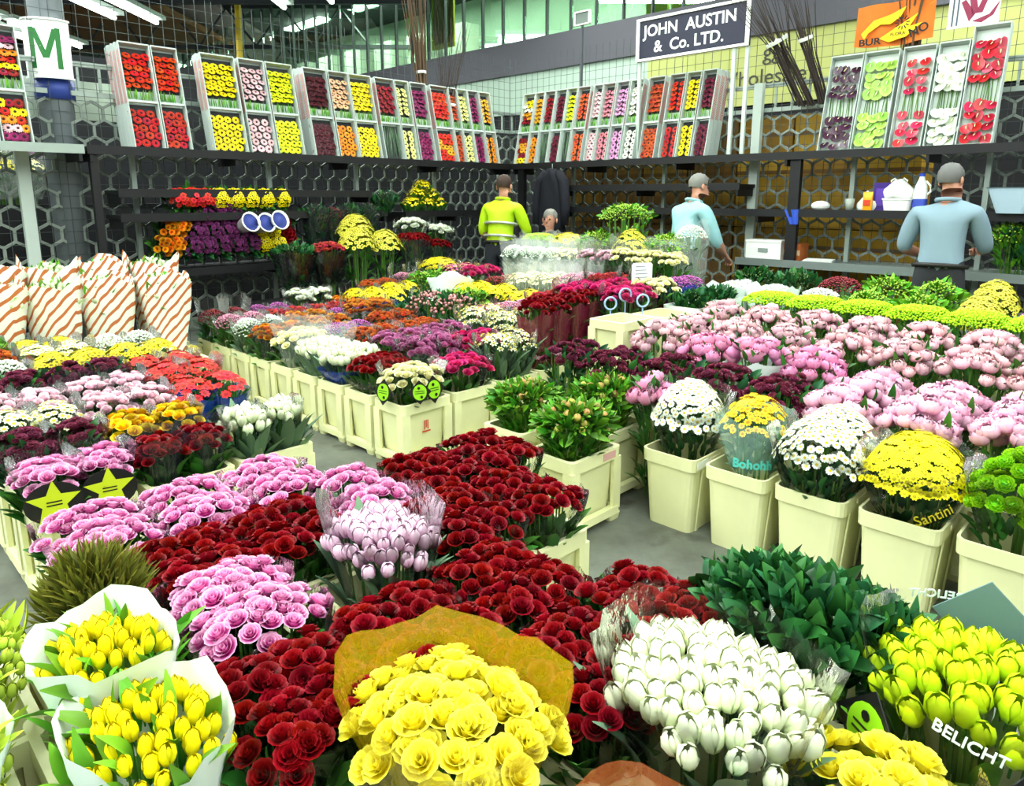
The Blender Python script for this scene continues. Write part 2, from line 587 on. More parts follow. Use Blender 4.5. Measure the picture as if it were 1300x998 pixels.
HEXL = mat('grey_honeycomb', '7d877e', .6)
HEXW = 1.358
hex_lo = hex_panel(HEXW, .05, 2.35).mesh('honeycomb', (HEXL,))
hexframe = MB().box(0, HEXW, -.01, .03, 2.34, 2.38).box(0, HEXW, -.01, .03, 2.58, 2.62)
footrail = MB().box(0, HEXW, -.01, .03, .02, .06).mesh('foot_rail', (GALV,))
for i in range(8):
    hexframe.box(i * HEXW / 8 - .01, i * HEXW / 8 + .01, 0, .02, 2.38, 2.58)
hexframe = hexframe.mesh('ladder_rail', (GALV,))
gridm = wire_grid(HEXW, .1, 3.3).mesh('wire_mesh', (WIRE,))
OFF = .42
for side in 'LR':
    for i in range(5):
        if side == 'L':
            loc, rz = frame_left(B_WALL - OFF + HEXW * (i + 1), 0, OFF), ANG_L
        else:
            loc, rz = frame_right(A_WALL - OFF + HEXW * i, 0, OFF), ANG_R
        t = thing('lattice_panel', 'grey honeycomb lattice panel behind the shelves of the rack ' + ('by the M sign' if side == 'L' else 'under the navy sign'), 'panel', loc, (0, 0, rz), 'honeycomb panels ' + ('by the M sign' if side == 'L' else 'under the navy sign'))
        put('honeycomb', hex_lo, t)
        put('ladder_rail', hexframe, t)
        put('foot_rail', footrail, t)
        put('wire_mesh', gridm, t, (0, -.02, 0))

# posts
postm = MB().box(-.045, .045, -.03, .03, 0, 2.62).mesh('rack_post', (PALEPOST,))
thinp = MB().box(-.02, .02, -.02, .02, 0, 2.3).mesh('rack_post', (GALV,))
for u in (40, 185, 362, 475, 575):
    bb = B_WALL + t_left(u)
    o = put('rack_post', postm if u == 40 else thinp, None, frame_left(bb, 0, OFF - .06), (0, 0, ANG_L))
    tag(o, 'pale wide upright post at the end of the rack by the M sign' if u == 40 else 'thin grey upright post of the rack by the M sign', 'post', 'posts of the rack by the M sign')
for u in (705, 822, 938, 1068, 1246):
    o = put('rack_post', postm if u in (938,) else thinp, None, frame_right(A_WALL + t_right(u), 0, OFF - .06), (0, 0, ANG_R))
    tag(o, 'pale wide upright post below the navy sign' if u == 938 else 'thin grey upright post of the rack under the navy sign', 'post', 'posts of the rack under the navy sign')


def shelf(side, p0, p1, z, depth, label, m=None, th=.035):
    L = p1 - p0
    mb = MB().box(0, L, 0, depth, -th, 0)
    lip = MB().box(0, L, -.012, .0, -.06, .012)
    if side == 'L':
        t = thing('rack_shelf', label, 'shelf', frame_left(p1, z), (0, 0, ANG_L))
    else:
        t = thing('rack_shelf', label, 'shelf', frame_right(p0, z), (0, 0, ANG_R))
    mb.build('board', m or BLACKM, t)
    lip.build('lip', m or BLACKM, t)
    br = MB().box(-.012, .012, .0, depth, -.12, -.035).mesh('bracket', (BLACKM,))
    n = max(2, int(L / 1.1))
    for i in range(n + 1):
        put('bracket', br, t, (.03 + (L - .06) * i / n, 0, 0))
    return t


SH = 1.9
shelf('L', B_WALL - .0, B_WALL + 4.95, SH, .38, 'long black top shelf carrying gerbera trays by the M sign')
shelf('L', B_WALL + 4.97, B_WALL + 6.6, SH, .38, 'short black top shelf under the mixed gerbera tray', GALV)
shelf('R', A_WALL, A_WALL + 6.1, SH, .38, 'long black top shelf carrying trays under the navy sign')
shelf('L', B_WALL + 2.2, B_WALL + 4.75, 1.55, .36, 'narrow empty black shelf above the red and yellow flowers')
shelf('L', B_WALL + 2.0, B_WALL + 4.75, 1.34, .38, 'black shelf holding red and yellow cut flowers by the M sign')
shelf('L', B_WALL + .2, B_WALL + 1.75, 1.32, .38, 'black corner shelf holding a domed yellow chrysanthemum heap')
shelf('L', B_WALL + 1.7, B_WALL + 4.75, .84, .55, 'deep black counter shelf heaped with purple chrysanthemums')
shelf('R', A_WALL + .7, A_WALL + 3.2, 1.62, .36, 'narrow black shelf beneath the pink and white gerbera trays')
shelf('R', A_WALL + .7, A_WALL + 6.1, 1.365, .38, 'black shelf with milk and shopping under the anthurium trays')
shelf('R', A_WALL + 3.2, A_WALL + 6.1, .88, .55, 'low grey worktop shelf with cartons beside the men', mat('grey_worktop', '6f7a76', .5))
# black end panels of the left counter
o = MB().box(0, .04, 0, .5, 0, .84).build('counter_end', BLACKM, None, loc=frame_left(B_WALL + 4.75, 0), rot=(0, 0, ANG_L))
tag(o, 'black end panel under the purple chrysanthemum counter', 'panel')
for k, u in enumerate((1010, 660)):
    o = MB().box(-.05, .05, 0, .06, 0, SH - .04).build('rack_upright', BLACKM, None, loc=frame_right(A_WALL + t_right(u), 0, .02), rot=(0, 0, ANG_R))
    tag(o, ('black flat upright beside the yellow cartons' if k == 0 else 'black flat upright in the rack corner'), 'post')
o = MB().box(-.03, .03, 0, .06, 0, SH - .04).build('rack_upright', BLACKM, None, loc=frame_left(B_WALL + 4.9, 0, .02), rot=(0, 0, ANG_L))
tag(o, 'black flat upright at the end of the gerbera shelf', 'post')
o = MB().box(0, .9, 0, .05, .0, 2.3).build('dark_screen', DARK, None, loc=frame_right(A_WALL + 5.75, 0, .30), rot=(0, 0, ANG_R))
tag(o, 'dark screen panel beside the man in the grey shirt', 'panel')

# backing behind the honeycomb by the M sign and what is stored there
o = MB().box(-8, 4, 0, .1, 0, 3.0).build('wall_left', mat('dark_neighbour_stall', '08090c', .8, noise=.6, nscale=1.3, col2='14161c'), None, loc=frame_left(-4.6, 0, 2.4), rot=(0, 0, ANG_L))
o['kind'] = 'structure'
o = MB().box(-.3, 1.2, 0, .04, 2.05, 2.38).build('pale_board', mat('pale_board', 'd5e2cf', .7), None, loc=frame_left(B_WALL + t_left(110) + .5, .12, .7), rot=(0, 0, ANG_L))
tag(o, 'pale green board behind the wire mesh beside the M sign', 'board')
yc = [mat('yellow_carton', 'b28a1e', .7, noise=.2), mat('brown_carton', '7d5a22', .7, noise=.2), mat('ochre_carton', '96701c', .7, noise=.2)]
cart = [MB().box(-.3, .3, 0, .4, 0, .38).mesh('carton_body', (c,)) for c in yc]
tape = MB().box(-.3005, .3005, -.002, .4005, .17, .21).mesh('tape', (mat('carton_tape', '6a4a1a', .5),))
for i in range(10):
    for j in range(6 if 3 <= i <= 6 else 5):
        a = A_WALL + .6 + .62 * i
        if i > 6:
            continue
        bright = i >= 4
        t = thing('carton', ('yellow' if bright else 'brown') + ' flower carton stacked behind the honeycomb lattice ' + ('below the yellow fascia' if bright else 'below the gerbera trays'), 'carton', frame_right(a, j * .39, .75), (0, 0, ANG_R), ('yellow' if bright else 'brown') + ' cartons behind the lattice')
        put('carton_body', cart[(0 if bright else 1) if (i + j) % 3 else 2], t)
        put('tape', tape, t)

# M sign on its column
cx, cy = -3.88, 6.3
o = put('column', None, None, (cx, cy, 0), kind='structure')
MB().lathe([(.13, 0), (.13, 6.4)], 20).build('shaft', mat('grey_column', '6d7478', .6), o, True)
MB().lathe([(.15, 2.30), (.15, 2.46)], 20).build('blue_band', mat('blue_band', '2a3f8e', .5), o, True)
t = thing('letter_sign', 'curved white sign with a green letter M on the column', 'sign', (cx, cy, 2.47), (0, 0, math.radians(22)))


def bent(x, z, r):
    a = x / .24
    return (.8 * r * math.sin(a), -.8 * r * math.cos(a), z)


mb = MB()
rings = []
for r_, z0 in ((.24, 0), (.24, .44), (.228, .44), (.228, 0)):
    rings.append([bent(-.25 + .5 * k / 12, z0, r_) for k in range(13)])
mb.loft(rings + [rings[0]], 0, False)
mb.build('sign_panel', WHITE, t, True)
mb = MB()
Mstrokes = [((-.12, .06), (-.12, .38), .05), ((.12, .06), (.12, .38), .05), ((-.10, .37), (0, .14), .055), ((.10, .37), (0, .14), .055)]
for (x0, z0), (x1, z1), wd in Mstrokes:
    for k in range(6):
        xa, xb = x0 + (x1 - x0) * k / 6, x0 + (x1 - x0) * (k + 1) / 6
        za, zb = z0 + (z1 - z0) * k / 6, z0 + (z1 - z0) * (k + 1) / 6
        h = wd / 2
        q = [(xa - h, za), (xa + h, za), (xb + h, zb), (xb - h, zb)]
        mb.add([bent(*p, .2425) for p in q], [(0, 1, 2, 3)])
mb.build('letter', mat('sign_green', '1f6b2c', .5), t)
mb = MB()
for z0 in (-.015, .44):
    mb.loft([[bent(-.26 + .52 * k / 12, z0, .25) for k in range(13)], [bent(-.26 + .52 * k / 12, z0 + .015, .25) for k in range(13)], [bent(-.26 + .52 * k / 12, z0 + .015, .15) for k in range(13)], [bent(-.26 + .52 * k / 12, z0, .15) for k in range(13)]], 0, False)
mb.build('rim', WHITE, t)

# navy name sign
ta, tb = t_right(803, 3.17), t_right(947, 3.17)
t = thing('name_sign', 'navy name board with white capitals in a white frame on posts', 'sign', frame_right(A_WALL + ta, 2.95, .1), (0, 0, ANG_R))
Ls = tb - ta
MB().box(0, Ls, -.01, .02, 0, .44).build('board', NAVY, t)
fr = MB()
for x0, x1, z0, z1 in ((0, Ls, 0, .025), (0, Ls, .415, .44), (0, .035, .025, .415), (Ls - .035, Ls, .025, .415)):
    fr.box(x0, x1, -.03, -.008, z0, z1)
fr.build('frame', WHITE, t)
lettering('JOHN  AUSTIN', .165, WHITE, t, (Ls * .48, -.0125, .30), bold=.003)
lettering('&  Co. LTD.', .165, WHITE, t, (Ls * .48, -.0125, .13), bold=.003)
for x in (.03, Ls - .16, Ls - .02):
    MB().box(x - .018, x + .018, .0, .03, -1.03, .0).build('post', PALEPOST, t)

# small sign on a pole
t = thing('pole_sign', 'small framed sign on a slim pole behind the gerbera trays', 'sign', frame_right(A_WALL + t_right(718, 2.9), SH, .3), (0, 0, ANG_R))
MB().tube([(0, 0, 0), (0, 0, 1.62)], .018, 8).build('pole', mat('banded_pole', '3a3f44', .5), t)
fr = MB()
for x0, x1, z0, z1 in ((-.12, .12, 1.62, 1.635), (-.12, .12, 1.765, 1.78), (-.12, -.105, 1.62, 1.78), (.105, .12, 1.62, 1.78)):
    fr.box(x0, x1, -.02, .02, z0, z1)
fr.build('sign_frame', WHITE, t)
MB().box(-.105, .105, -.005, .005, 1.635, 1.765).build('sign_plate', mat('grey_plate', '5b6660', .5), t)

# banner and poster
ta, tb = t_right(1068, 2.95), t_right(1170, 2.95)
t = thing('orange_banner', 'orange cloth banner with yellow flames tied above the green anthuriums', 'banner', frame_right(A_WALL + ta, 2.84, .35), (0, 0, ANG_R))
Wb = tb - ta
mb = MB()
mb.grid(lambda s, q: ((s + 1) / 2 * Wb, .02 * math.sin(7 * s + 2 * q), q * .34 - .03 * math.sin(PI * (s + 1) / 2) * (1 - q)), 16, 4)
cl = mb.build('cloth', mat('orange_cloth', 'd9711a', .7), t, True)
YF = mat('yellow_print', 'f2d21a', .7)


def flame(pts, name='flame'):
    MB().poly(pts, -.034, -.03).build(name, YF, t)


flame([(.06, .10), (.16, .20), (.30, .23), (.42, .28), (.38, .20), (.30, .15), (.22, .16), (.12, .10), (.09, .05)])
flame([(.22, .04), (.36, .12), (.52, .21), (.46, .11), (.56, .13), (.44, .03), (.30, .0)])
flame([(.60, .26), (.70, .33), (.645, .29)])
lettering('BUR', .10, BLACK, t, (.14, -.036, .02), bold=.002, scale=(1, .8, 1))
lettering('NO', .10, BLACK, t, (Wb * .84, -.036, .07), rot=(PI / 2, -.35, 0), bold=.002)
lettering('FLORA', .04, BLACK, t, (.37, -.036, .06))
sun = MB()
for k in range(12):
    a = PI * k / 6
    sun.box(.03, .06, -.036, -.034, -.004, .004, 0, Matrix.Translation((.40, 0, .15)) @ Matrix.Rotation(a, 4, 'Y'))
sun.build('sun_print', BLACK, t)

ta, tb = t_right(1188, 2.95), t_right(1256, 2.95)
t = thing('flower_poster', 'white poster with a purple red leafy flower above the anthurium trays', 'poster', frame_right(A_WALL + ta, 2.88, .35), (-.05, 0, ANG_R))
Wp = tb - ta
MB().box(0, Wp, -.005, .005, 0, .36).build('sheet', WHITE, t)
PUR = mat('purple_red_print', '8a2346', .6)
for pts in ([(.16, .04), (.09, .20), (.12, .22), (.20, .10)], [(.18, .08), (.13, .30), (.19, .25), (.22, .12)], [(.20, .10), (.28, .31), (.28, .2), (.25, .10)], [(.18, .04), (.30, .08), (.37, .18), (.33, .07), (.25, .02)]):
    MB().poly(pts, -.009, -.006).build('printed_leaf', PUR, t)
for x in (.03, .065):
    MB().box(x, x + .012, -.009, -.006, .02, .27).build('printed_stripe', mat('grey_blue_print', '4a5a66', .6), t)
# ------------------------------------------------------------------ bloom shapes (unit radius, facing +z)
def sph(ph, az, R=1, zs=1):
    return (R * math.sin(ph) * math.cos(az), R * math.sin(ph) * math.sin(az), R * math.cos(ph) * zs)


def p_rose(open_=1.0):
    mb = MB()
    for k, (n, rt, zt, off) in enumerate(((3, .20, .62, 0), (4, .42, .66, .5), (5, .68, .58, .2), (6, .98 * open_, .36, .7))):
        for i in range(n):
            a0 = 2 * PI * (i + off) / n
            wd = PI / n * 1.45

            def fn(s, q, a0=a0, wd=wd, rt=rt, zt=zt, k=k):
                r = .10 + (rt - .10) * (q ** .55) * (1 - .10 * s * s)
                z = -.55 + (zt + .55) * q - (.10 * s * s * q)
                if q > .9:
                    r += .10 * (k > 0) * open_
                    z -= .05 * k
                a = a0 + s * wd * (.35 + .65 * q ** .5)
                return (r * math.cos(a), r * math.sin(a), z)
            mb.grid(fn, 3, 3)
    mb.grid(lambda s, q: ((.30 - .22 * q) * math.cos(PI * s), (.30 - .22 * q) * math.sin(PI * s), -.75 + .3 * q), 5, 1, 1)
    return mb


def p_tulip(zs=1.45):
    mb = MB()
    for lay in (0, 1):
        for i in range(3):
            a0 = 2 * PI * (i + .5 * lay) / 3
            R = .80 if lay else .92
            mb.grid(lambda s, q, a0=a0, R=R, lay=lay: sph(PI * .97 - (PI * .97 - .30 + .05 * lay) * q, a0 + s * 1.05 * (1 - .72 * max(0, q - .45) / .55), R, zs), 3, 4)
    mb.tube([(0, 0, -2.4), (0, 0, -1.2)], .10, 5, 1)
    return mb


def p_peony():
    mb = MB()
    for k, (n, R, pt, off) in enumerate(((3, .62, .15, 0), (4, .78, .35, .5), (5, .92, .62, .3), (6, 1.0, 1.05, .6))):
        for i in range(n):
            a0 = 2 * PI * (i + off) / n
            R2, p2 = R * (.9 + .2 * ((i * 7 + k * 3) % 5) / 4), pt + .35 * ((i * 3 + k) % 3) / 2
            mb.grid(lambda s, q, a0=a0, R=R2, pt=p2, n=n: sph(PI * .95 - (PI * .95 - pt) * q, a0 + s * PI / n * 1.25, R * (1 - .16 * s * s * q) * (1 + .10 * math.sin(6 * s + 3 * a0) * q * q), .92), 4, 4)
    return mb


def p_bud():
    mb = MB()
    for i in range(4):
        mb.grid(lambda s, q, i=i: sph(PI * .96 - (PI * .92) * q, PI / 2 * i + s * .95, .9, 1.05), 2, 5)
    for i in range(4):
        mb.grid(lambda s, q, i=i: sph(PI * .97 - 1.5 * q, PI / 2 * (i + .5) + s * .6 * (1 - q * .8), 1.0, 1.05), 2, 2, 1)
    return mb


def p_pompon(n=46, flat=.75, wd=.24):
    mb = MB()
    g = PI * (3 - math.sqrt(5))
    for i in range(n):
        c = 1 - 1.15 * (i + .5) / n
        ph, az = math.acos(c), i * g
        d = Vector(sph(ph, az)); tx = Vector((-math.sin(az), math.cos(az), 0)); up = tx.cross(d) * -1
        up = d.cross(tx)
        b = d * .45
        e = d * 1.0 + up * .18 * (1 if ph > .5 else 0)
        mid = d * .86 - up * .05
        vs_ = [b - tx * wd * .5, b + tx * wd * .5, mid + tx * wd, mid - tx * wd, e + tx * wd * .35, e - tx * wd * .35]
        mb.add([(v.x, v.y, v.z * flat) for v in vs_], [(0, 1, 2, 3), (3, 2, 4, 5)], 0, [0, 0, .6, .6, 1, 1])
    mb.ball((0, 0, 0), .62, 8, 0, (1, 1, flat))
    return mb


def p_daisy(n=10, disc=.34, dbl=False):
    mb = MB()
    for lay in range(2 if dbl else 1):
        for i in range(n):
            a = 2 * PI * (i + .5 * lay) / n
            ca, sa = math.cos(a), math.sin(a)
            L = 1.0 - .3 * lay
            wd = .27 if not dbl else .2
            z1 = .05 + .16 * lay
            pts = [(.2, -wd * .4, 0), (.2, wd * .4, 0), (.65 * L, wd, z1 + .06), (.65 * L, -wd, z1 + .06), (L, wd * .55, z1), (L, -wd * .55, z1)]
            mb.add([(x * ca - y * sa, x * sa + y * ca, z) for x, y, z in pts], [(0, 1, 2, 3), (3, 2, 4, 5)], 0, [0, 0, .6, .6, 1, 1])
    zc = .1 if not dbl else .22
    ring = [(disc * math.cos(PI / 3 * k), disc * math.sin(PI / 3 * k), zc) for k in range(6)]
    mb.add(ring + [(0, 0, zc + .12)], [(k, (k + 1) % 6, 6) for k in range(6)], 1)
    return mb


def p_octa():
    return MB().add([(1, 0, 0), (0, 1, 0), (-1, 0, 0), (0, -1, 0), (0, 0, 1.1), (0, 0, -.8)], [(0, 1, 4), (1, 2, 4), (2, 3, 4), (3, 0, 4), (1, 0, 5), (2, 1, 5), (3, 2, 5), (0, 3, 5)], 0, [.3, .3, .3, .3, 1, 0])


def p_leaf(wd=.28, fold=.10, bend=.25):
    return MB().grid(lambda s, q: (s * wd * math.sin(PI * min(.985, .04 + .96 * q)) ** .8, -bend * q * q * .0 - fold * abs(s) * -1 * math.sin(PI * q), q * 1.0 - bend * q * q * .3) if False else (s * wd * math.sin(PI * min(.985, .03 + .96 * q)) ** .8, fold * abs(s) * math.sin(PI * q) - bend * q * q, q), 2, 6)


def p_anthurium():
    mb = MB()
    out = []
    for k in range(18):
        a = 2 * PI * k / 18
        r = .62 + .38 * abs(math.cos(a / 2)) if True else 1
        x = .82 * math.sin(a)
        y = -.9 * math.cos(a) * (1 if math.cos(a) > 0 else .75) + (.20 if abs(a - PI) < .2 else 0) * -1.2
        out.append((x, y, .10 * abs(x) ** 2))
    mb.add(out + [(0, .25, -.06)], [(k, (k + 1) % 18, 18) for k in range(18)], 0, [1] * 18 + [0])
    mb.tube([(0, .3, -.02), (0, -.05, .18), (0, -.32, .30)], [.07, .065, .04], 6, 1)
    return mb


def p_narcissus():
    mb = p_daisy(6, .1)
    mb.lathe([(.16, .05), (.26, .22), (.38, .36)], 8, 1)
    return mb


class Proto:
    def __init__(s, mb):
        s.mb = mb
        s.v = np.array(mb.v, float)
        s.lens = np.array([len(f) for f in mb.f])
        s.loops = np.array([i for f in mb.f for i in f])
        s.mi = np.array(mb.m)
        s.tip = np.array(mb.t)
        s.cache = {}

    def mesh(s, mats, name='bloom'):
        k = tuple(m.name for m in mats)
        if k not in s.cache:
            s.cache[k] = s.mb.mesh(name, mats, True)
        return s.cache[k]


PR = {'rose': Proto(p_rose()), 'rosetight': Proto(p_rose(.8)), 'tulip': Proto(p_tulip()), 'tuliplong': Proto(p_tulip(1.8)), 'peony': Proto(p_peony()), 'bud': Proto(p_bud()),
      'pompon': Proto(p_pompon()), 'mum': Proto(p_pompon(34, .6, .3)), 'daisy': Proto(p_daisy()), 'mini': Proto(p_daisy(8, .45)), 'gerbera': Proto(p_daisy(13, .26, True)),
      'octa': Proto(p_octa()), 'leaf': Proto(p_leaf(.22)), 'lance': Proto(p_leaf(.16, .08, .3)), 'needle': Proto(p_leaf(.05, .02, .2)), 'broad': Proto(p_leaf(.27, .09, .3)), 'blade': Proto(p_leaf(.13, .06, .35)), 'anthurium': Proto(p_anthurium()), 'narcissus': Proto(p_narcissus())}


def joined(name, proto, xf, mats):
    """one mesh of many copies of a bloom: xf list of 4x4 matrices"""
    n = len(xf)
    M = np.array([[list(r) for r in x] for x in xf])
    V = np.einsum('nij,vj->nvi', M[:, :3, :3], proto.v) + M[:, None, :3, 3]
    nv = len(proto.v)
    loops = (proto.loops[None, :] + (np.arange(n) * nv)[:, None]).ravel()
    lens = np.tile(proto.lens, n)
    me = bpy.data.meshes.new(name)
    me.vertices.add(n * nv)
    me.vertices.foreach_set('co', V.ravel())
    me.loops.add(len(loops))
    me.loops.foreach_set('vertex_index', loops.astype(np.int32))
    me.polygons.add(len(lens))
    me.polygons.foreach_set('loop_start', (np.cumsum(lens) - lens).astype(np.int32))
    for m in mats:
        me.materials.append(m)
    me.polygons.foreach_set('material_index', np.tile(proto.mi, n).astype(np.int32))
    me.polygons.foreach_set('use_smooth', np.ones(len(lens), bool))
    me.update(calc_edges=True)
    at = me.attributes.new('tip', 'FLOAT', 'POINT'); at.data.foreach_set('value', np.tile(proto.tip, n))
    rn = np.random.RandomState(n + nv).rand(n)
    at = me.attributes.new('rnd', 'FLOAT', 'POINT'); at.data.foreach_set('value', np.repeat(rn, nv))
    return me


def xform(p, tilt_dir, tilt, s, spin=None, rng=random):
    q = Quaternion((-math.sin(tilt_dir), math.cos(tilt_dir), 0), tilt) @ Quaternion((0, 0, 1), rng.uniform(0, 6.28) if spin is None else spin)
    sc = s if isinstance(s, tuple) else (s, s, s)
    return Matrix.LocRotScale(Vector(p), q, Vector(sc))


# ------------------------------------------------------------------ kinds of flower
P = petal
K = {}


def kind(key, proto, mats, rad, sp, dome=.05, tilt=.5, leaf=LEAF, lp='leaf', nl=34, ll=.11, top=0, jit=.25, fan=.72, splay=.55):
    K[key] = dict(proto=PR[proto], mats=mats, rad=rad, sp=sp, dome=dome, tilt=tilt, leaf=leaf, lp=lp, nl=nl, ll=ll, top=top, jit=jit, fan=fan, key=key, splay=splay)


YC = P('yellow_centre', 'e8c818', 'f2e02a', var=.1)
kind('red_rose', 'rose', (P('red_rose', '52000a', '90020e', .5, .35, 1.0, .012), LEAF), .0275, .041, .016)
kind('pink_rose', 'rose', (P('pink_rose', 'd044a0', 'f8c2e0', .5, .16, 3.4, .02), LEAF), .0275, .040, .022)
kind('pale_rose', 'rosetight', (P('pale_rose', 'e58fb4', 'fbe0e8', .5, .15), LEAF), .031, .045, .03)
kind('hot_rose', 'rose', (P('hot_pink', 'a8104e', 'd8347c', .5, .25), LEAF), .031, .047, .03)
kind('yellow_rose', 'rose', (P('yellow_rose', 'eedc00', 'fbf45a', .5, .1, 2.2, .02), LEAF), .035, .050, .03, nl=16)
kind('gold_rose', 'rose', (P('gold_rose', 'e89a08', 'f7d418', .5, .5), LEAF), .028, .045, .03)
kind('orange_rose', 'rose', (P('orange_rose', 'd63a0c', 'f4a01c', .5, .45), LEAF), .028, .046, .03)
kind('white_rose', 'rose', (P('white_rose', 'dfe8c0', 'f6faee', .5, .06), LEAF), .032, .052, .03)
kind('cream_rose', 'rose', (P('cream_rose', 'e2dd86', 'f7f3c8', .5, .12), LEAF), .030, .05, .03)
kind('lilac_tulip', 'tulip', (P('lilac_tulip', 'c987b4', 'f2d6e6', .5, .2), LEAFG), .021, .033, .03, .35, LEAFG, 'blade', 40, .2)
kind('white_tulip', 'tulip', (P('white_tulip', 'c8dc9c', 'f4f6dc', .5, .08, .9), LEAFG), .026, .041, .03, .35, LEAFG, 'blade', 30, .22)
kind('lime_tulip', 'tulip', (P('lime_tulip', '80b408', 'd6ea18', .5, .15), LEAFB), .026, .042, .04, .3, LEAFB, 'blade', 30, .2)
kind('yellow_tulip', 'tuliplong', (P('yellow_tulip', 'd8cf0a', 'fbe80a', .5, .12), LEAFB), .016, .038, .03, .25, LEAFB, 'blade', 40, .13, 26)
kind('green_tulip', 'tuliplong', (P('green_tulip', '8fbf2a', 'dcea5a', .5, .2), LEAFB), .012, .026, .05, .3, LEAFY, 'blade', 60, .09, 60)
kind('lily', 'tuliplong', (P('lily_bud', '9fc65a', 'eef6dc', .5, .12), LEAFB), .018, .036, .08, .6, LEAFB, 'leaf', 6, .10, 36)
kind('peony', 'peony', (P('peony_pink', 'b8407e', 'eea0c4', .5, .3),), .042, .066, .05, .6, LEAF, 'lance', 70, .10, 16, .5)
kind('peony_pale', 'peony', (P('peony_pale', 'a84a70', 'f0c6cc', .5, .38, .9, .05),), .034, .057, .06, .6, LEAF, 'lance', 70, .09, 12, .5)
kind('peony_light', 'peony', (P('peony_light', 'c85a92', 'f4c2d8', .5, .32, .9, .03),), .039, .055, .05, .6, LEAF, 'lance', 30, .10, 2, .4)
kind('peony_bud', 'bud', (P('peony_bud', '8aa82a', 'd0b060', .5, .6, 1, .1), LEAFB), .021, .062, .06, .5, P('leaf_peony', '20560f', '5f9c22', .45, .6), 'lance', 200, .09, 300, .5, splay=.9)
kind('burgundy_mum', 'mum', (P('burgundy_mum', '470a1e', '8c3352', .55, .25),), .031, .050, .06, .6, LEAFD, 'leaf', 60, .09, 8)
kind('purple_mum', 'mum', (P('purple_mum', '8e2460', 'd488b6', .55, .25, 1, .02),), .032, .052, .05, .6, LEAFD)
kind('plum_mum', 'mum', (P('plum_mum', '581450', '9a4a86', .55, .35, 1, .02),), .024, .042, .05, .6, LEAFD)
kind('daisy', 'daisy', (P('daisy_white', 'e2eec8', 'fafff4', .5, .04, .5), YC), .0165, .0200, .12, 1.0, LEAFD, 'leaf', 90, .07)
kind('yellow_mini', 'mini', (P('mini_yellow', 'e2a808', 'f7d40a', .5, .15), P('mini_centre', 'b4860a', var=.1)), .016, .024, .08, .8, LEAFG, 'leaf', 110, .07)
kind('santini', 'mini', (P('santini_yellow', 'e8d400', 'fbee0a', .5, .1), P('santini_centre', 'b8a80a', var=.1)), .0155, .0195, .11, .95, LEAFD, 'leaf', 110, .07)
kind('green_mum', 'pompon', (P('green_mum', '5fae0a', 'a8dc1e', .5, .2),), .030, .046, .13, .9, LEAF, 'leaf', 60, .08)
kind('yellow_mum', 'mini', (P('mum_yellow', 'e6cc00', 'fbea08', .5, .12), P('mum_olive', '8a7a10', var=.1)), .019, .030, .05, .7, LEAF)
kind('lemon_mum', 'mini', (P('mum_lemon', 'c6c416', 'eee85a', .5, .25), P('mum_olive', '8a7a10', var=.1)), .020, .026, .13, .95, LEAF)
kind('statice', 'octa', (P('statice', '7a2a6e', 'c06ab0', .6, .4),), .008, .0165, .05, .5, LEAF)
kind('pink_filler', 'octa', (P('pink_filler', 'b0567a', 'e8a8bc', .6, .4),), .008, .0165, .05, .5, LEAF)
kind('magenta_mix', 'mini', (P('magenta_mix', 'a81a5c', 'd8509a', .5, .35), YC), .018, .030, .05, .7, LEAF)
kind('red_carnation', 'pompon', (P('red_carnation', 'a81420', 'e0555a', .55, .4),), .021, .036, .04, .6, LEAFG)
kind('flame_carnation', 'pompon', (P('flame_carnation', 'c4281c', 'f2c04a', .55, .4, 1.5),), .020, .034, .04, .6, LEAFG)
kind('coral_mix', 'pompon', (P('coral_mix', 'b8321c', 'e0803a', .55, .4),), .018, .031, .04, .6, LEAF)
kind('scarlet', 'mini', (P('scarlet', 'b80c12', 'e82a20', .5, .3, 1, .02), P('scarlet_eye', '8a1408', var=.1)), .024, .037, .04, .6, LEAF)
kind('narcissus', 'narcissus', (P('narcissus', 'e6ecb0', 'f7f6d4', .5, .08), P('trumpet', 'ead84a', var=.1)), .024, .040, .05, .7, LEAFG, 'blade', 40, .18)
kind('cream_filler', 'mini', (P('cream_filler', 'd6dea0', 'f2f2cc', .5, .15), YC), .018, .031, .05, .7, LEAFG)
kind('white_filler', 'octa', (P('white_filler', 'cfe0c4', 'f4faf0', .6, .1),), .009, .0175, .06, .6, LEAFG)
kind('lime_foam', 'octa', (P('lime_foam', '78b008', 'b6e418', .6, .25),), .0095, .0150, .02, .6, LEAFB, 'lance', 90, .1)
kind('dark_buds', 'bud', (P('dark_buds', '8a4a50', 'dfa09a', .5, .3), LEAFD), .014, .036, .06, .7, LEAFD, 'leaf', 120, .08, 40)
kind('berry', 'octa', (P('berry', '5a1220', 'a8383a', .5, .5),), .009, .020, .05, .6, LEAFD)
kind('green_filler', 'octa', (P('green_filler', '4a8a1e', 'b4d04a', .6, .4),), .010, .021, .08, .8, LEAFB, 'leaf', 110, .08, 60, splay=.9)
kind('dark_green', 'octa', (P('dark_green_filler', '2a4a2a', '6a8a4a', .6, .4),), .008, .024, .06, .8, LEAFD, 'leaf', 120, .10, 70)
kind('heather', 'octa', (P('heather', '4a3a1a', '8a7a2a', .6, .5),), .006, .016, .12, .8, P('heather_leaf', '44501a', '7a7a24', .6, .4), 'needle', 260, .10, 520)
kind('ruscus', 'bud', (LEAFD, LEAFD), .008, .12, .06, .3, LEAFD, 'broad', 130, .095, 380)

_cache = {}


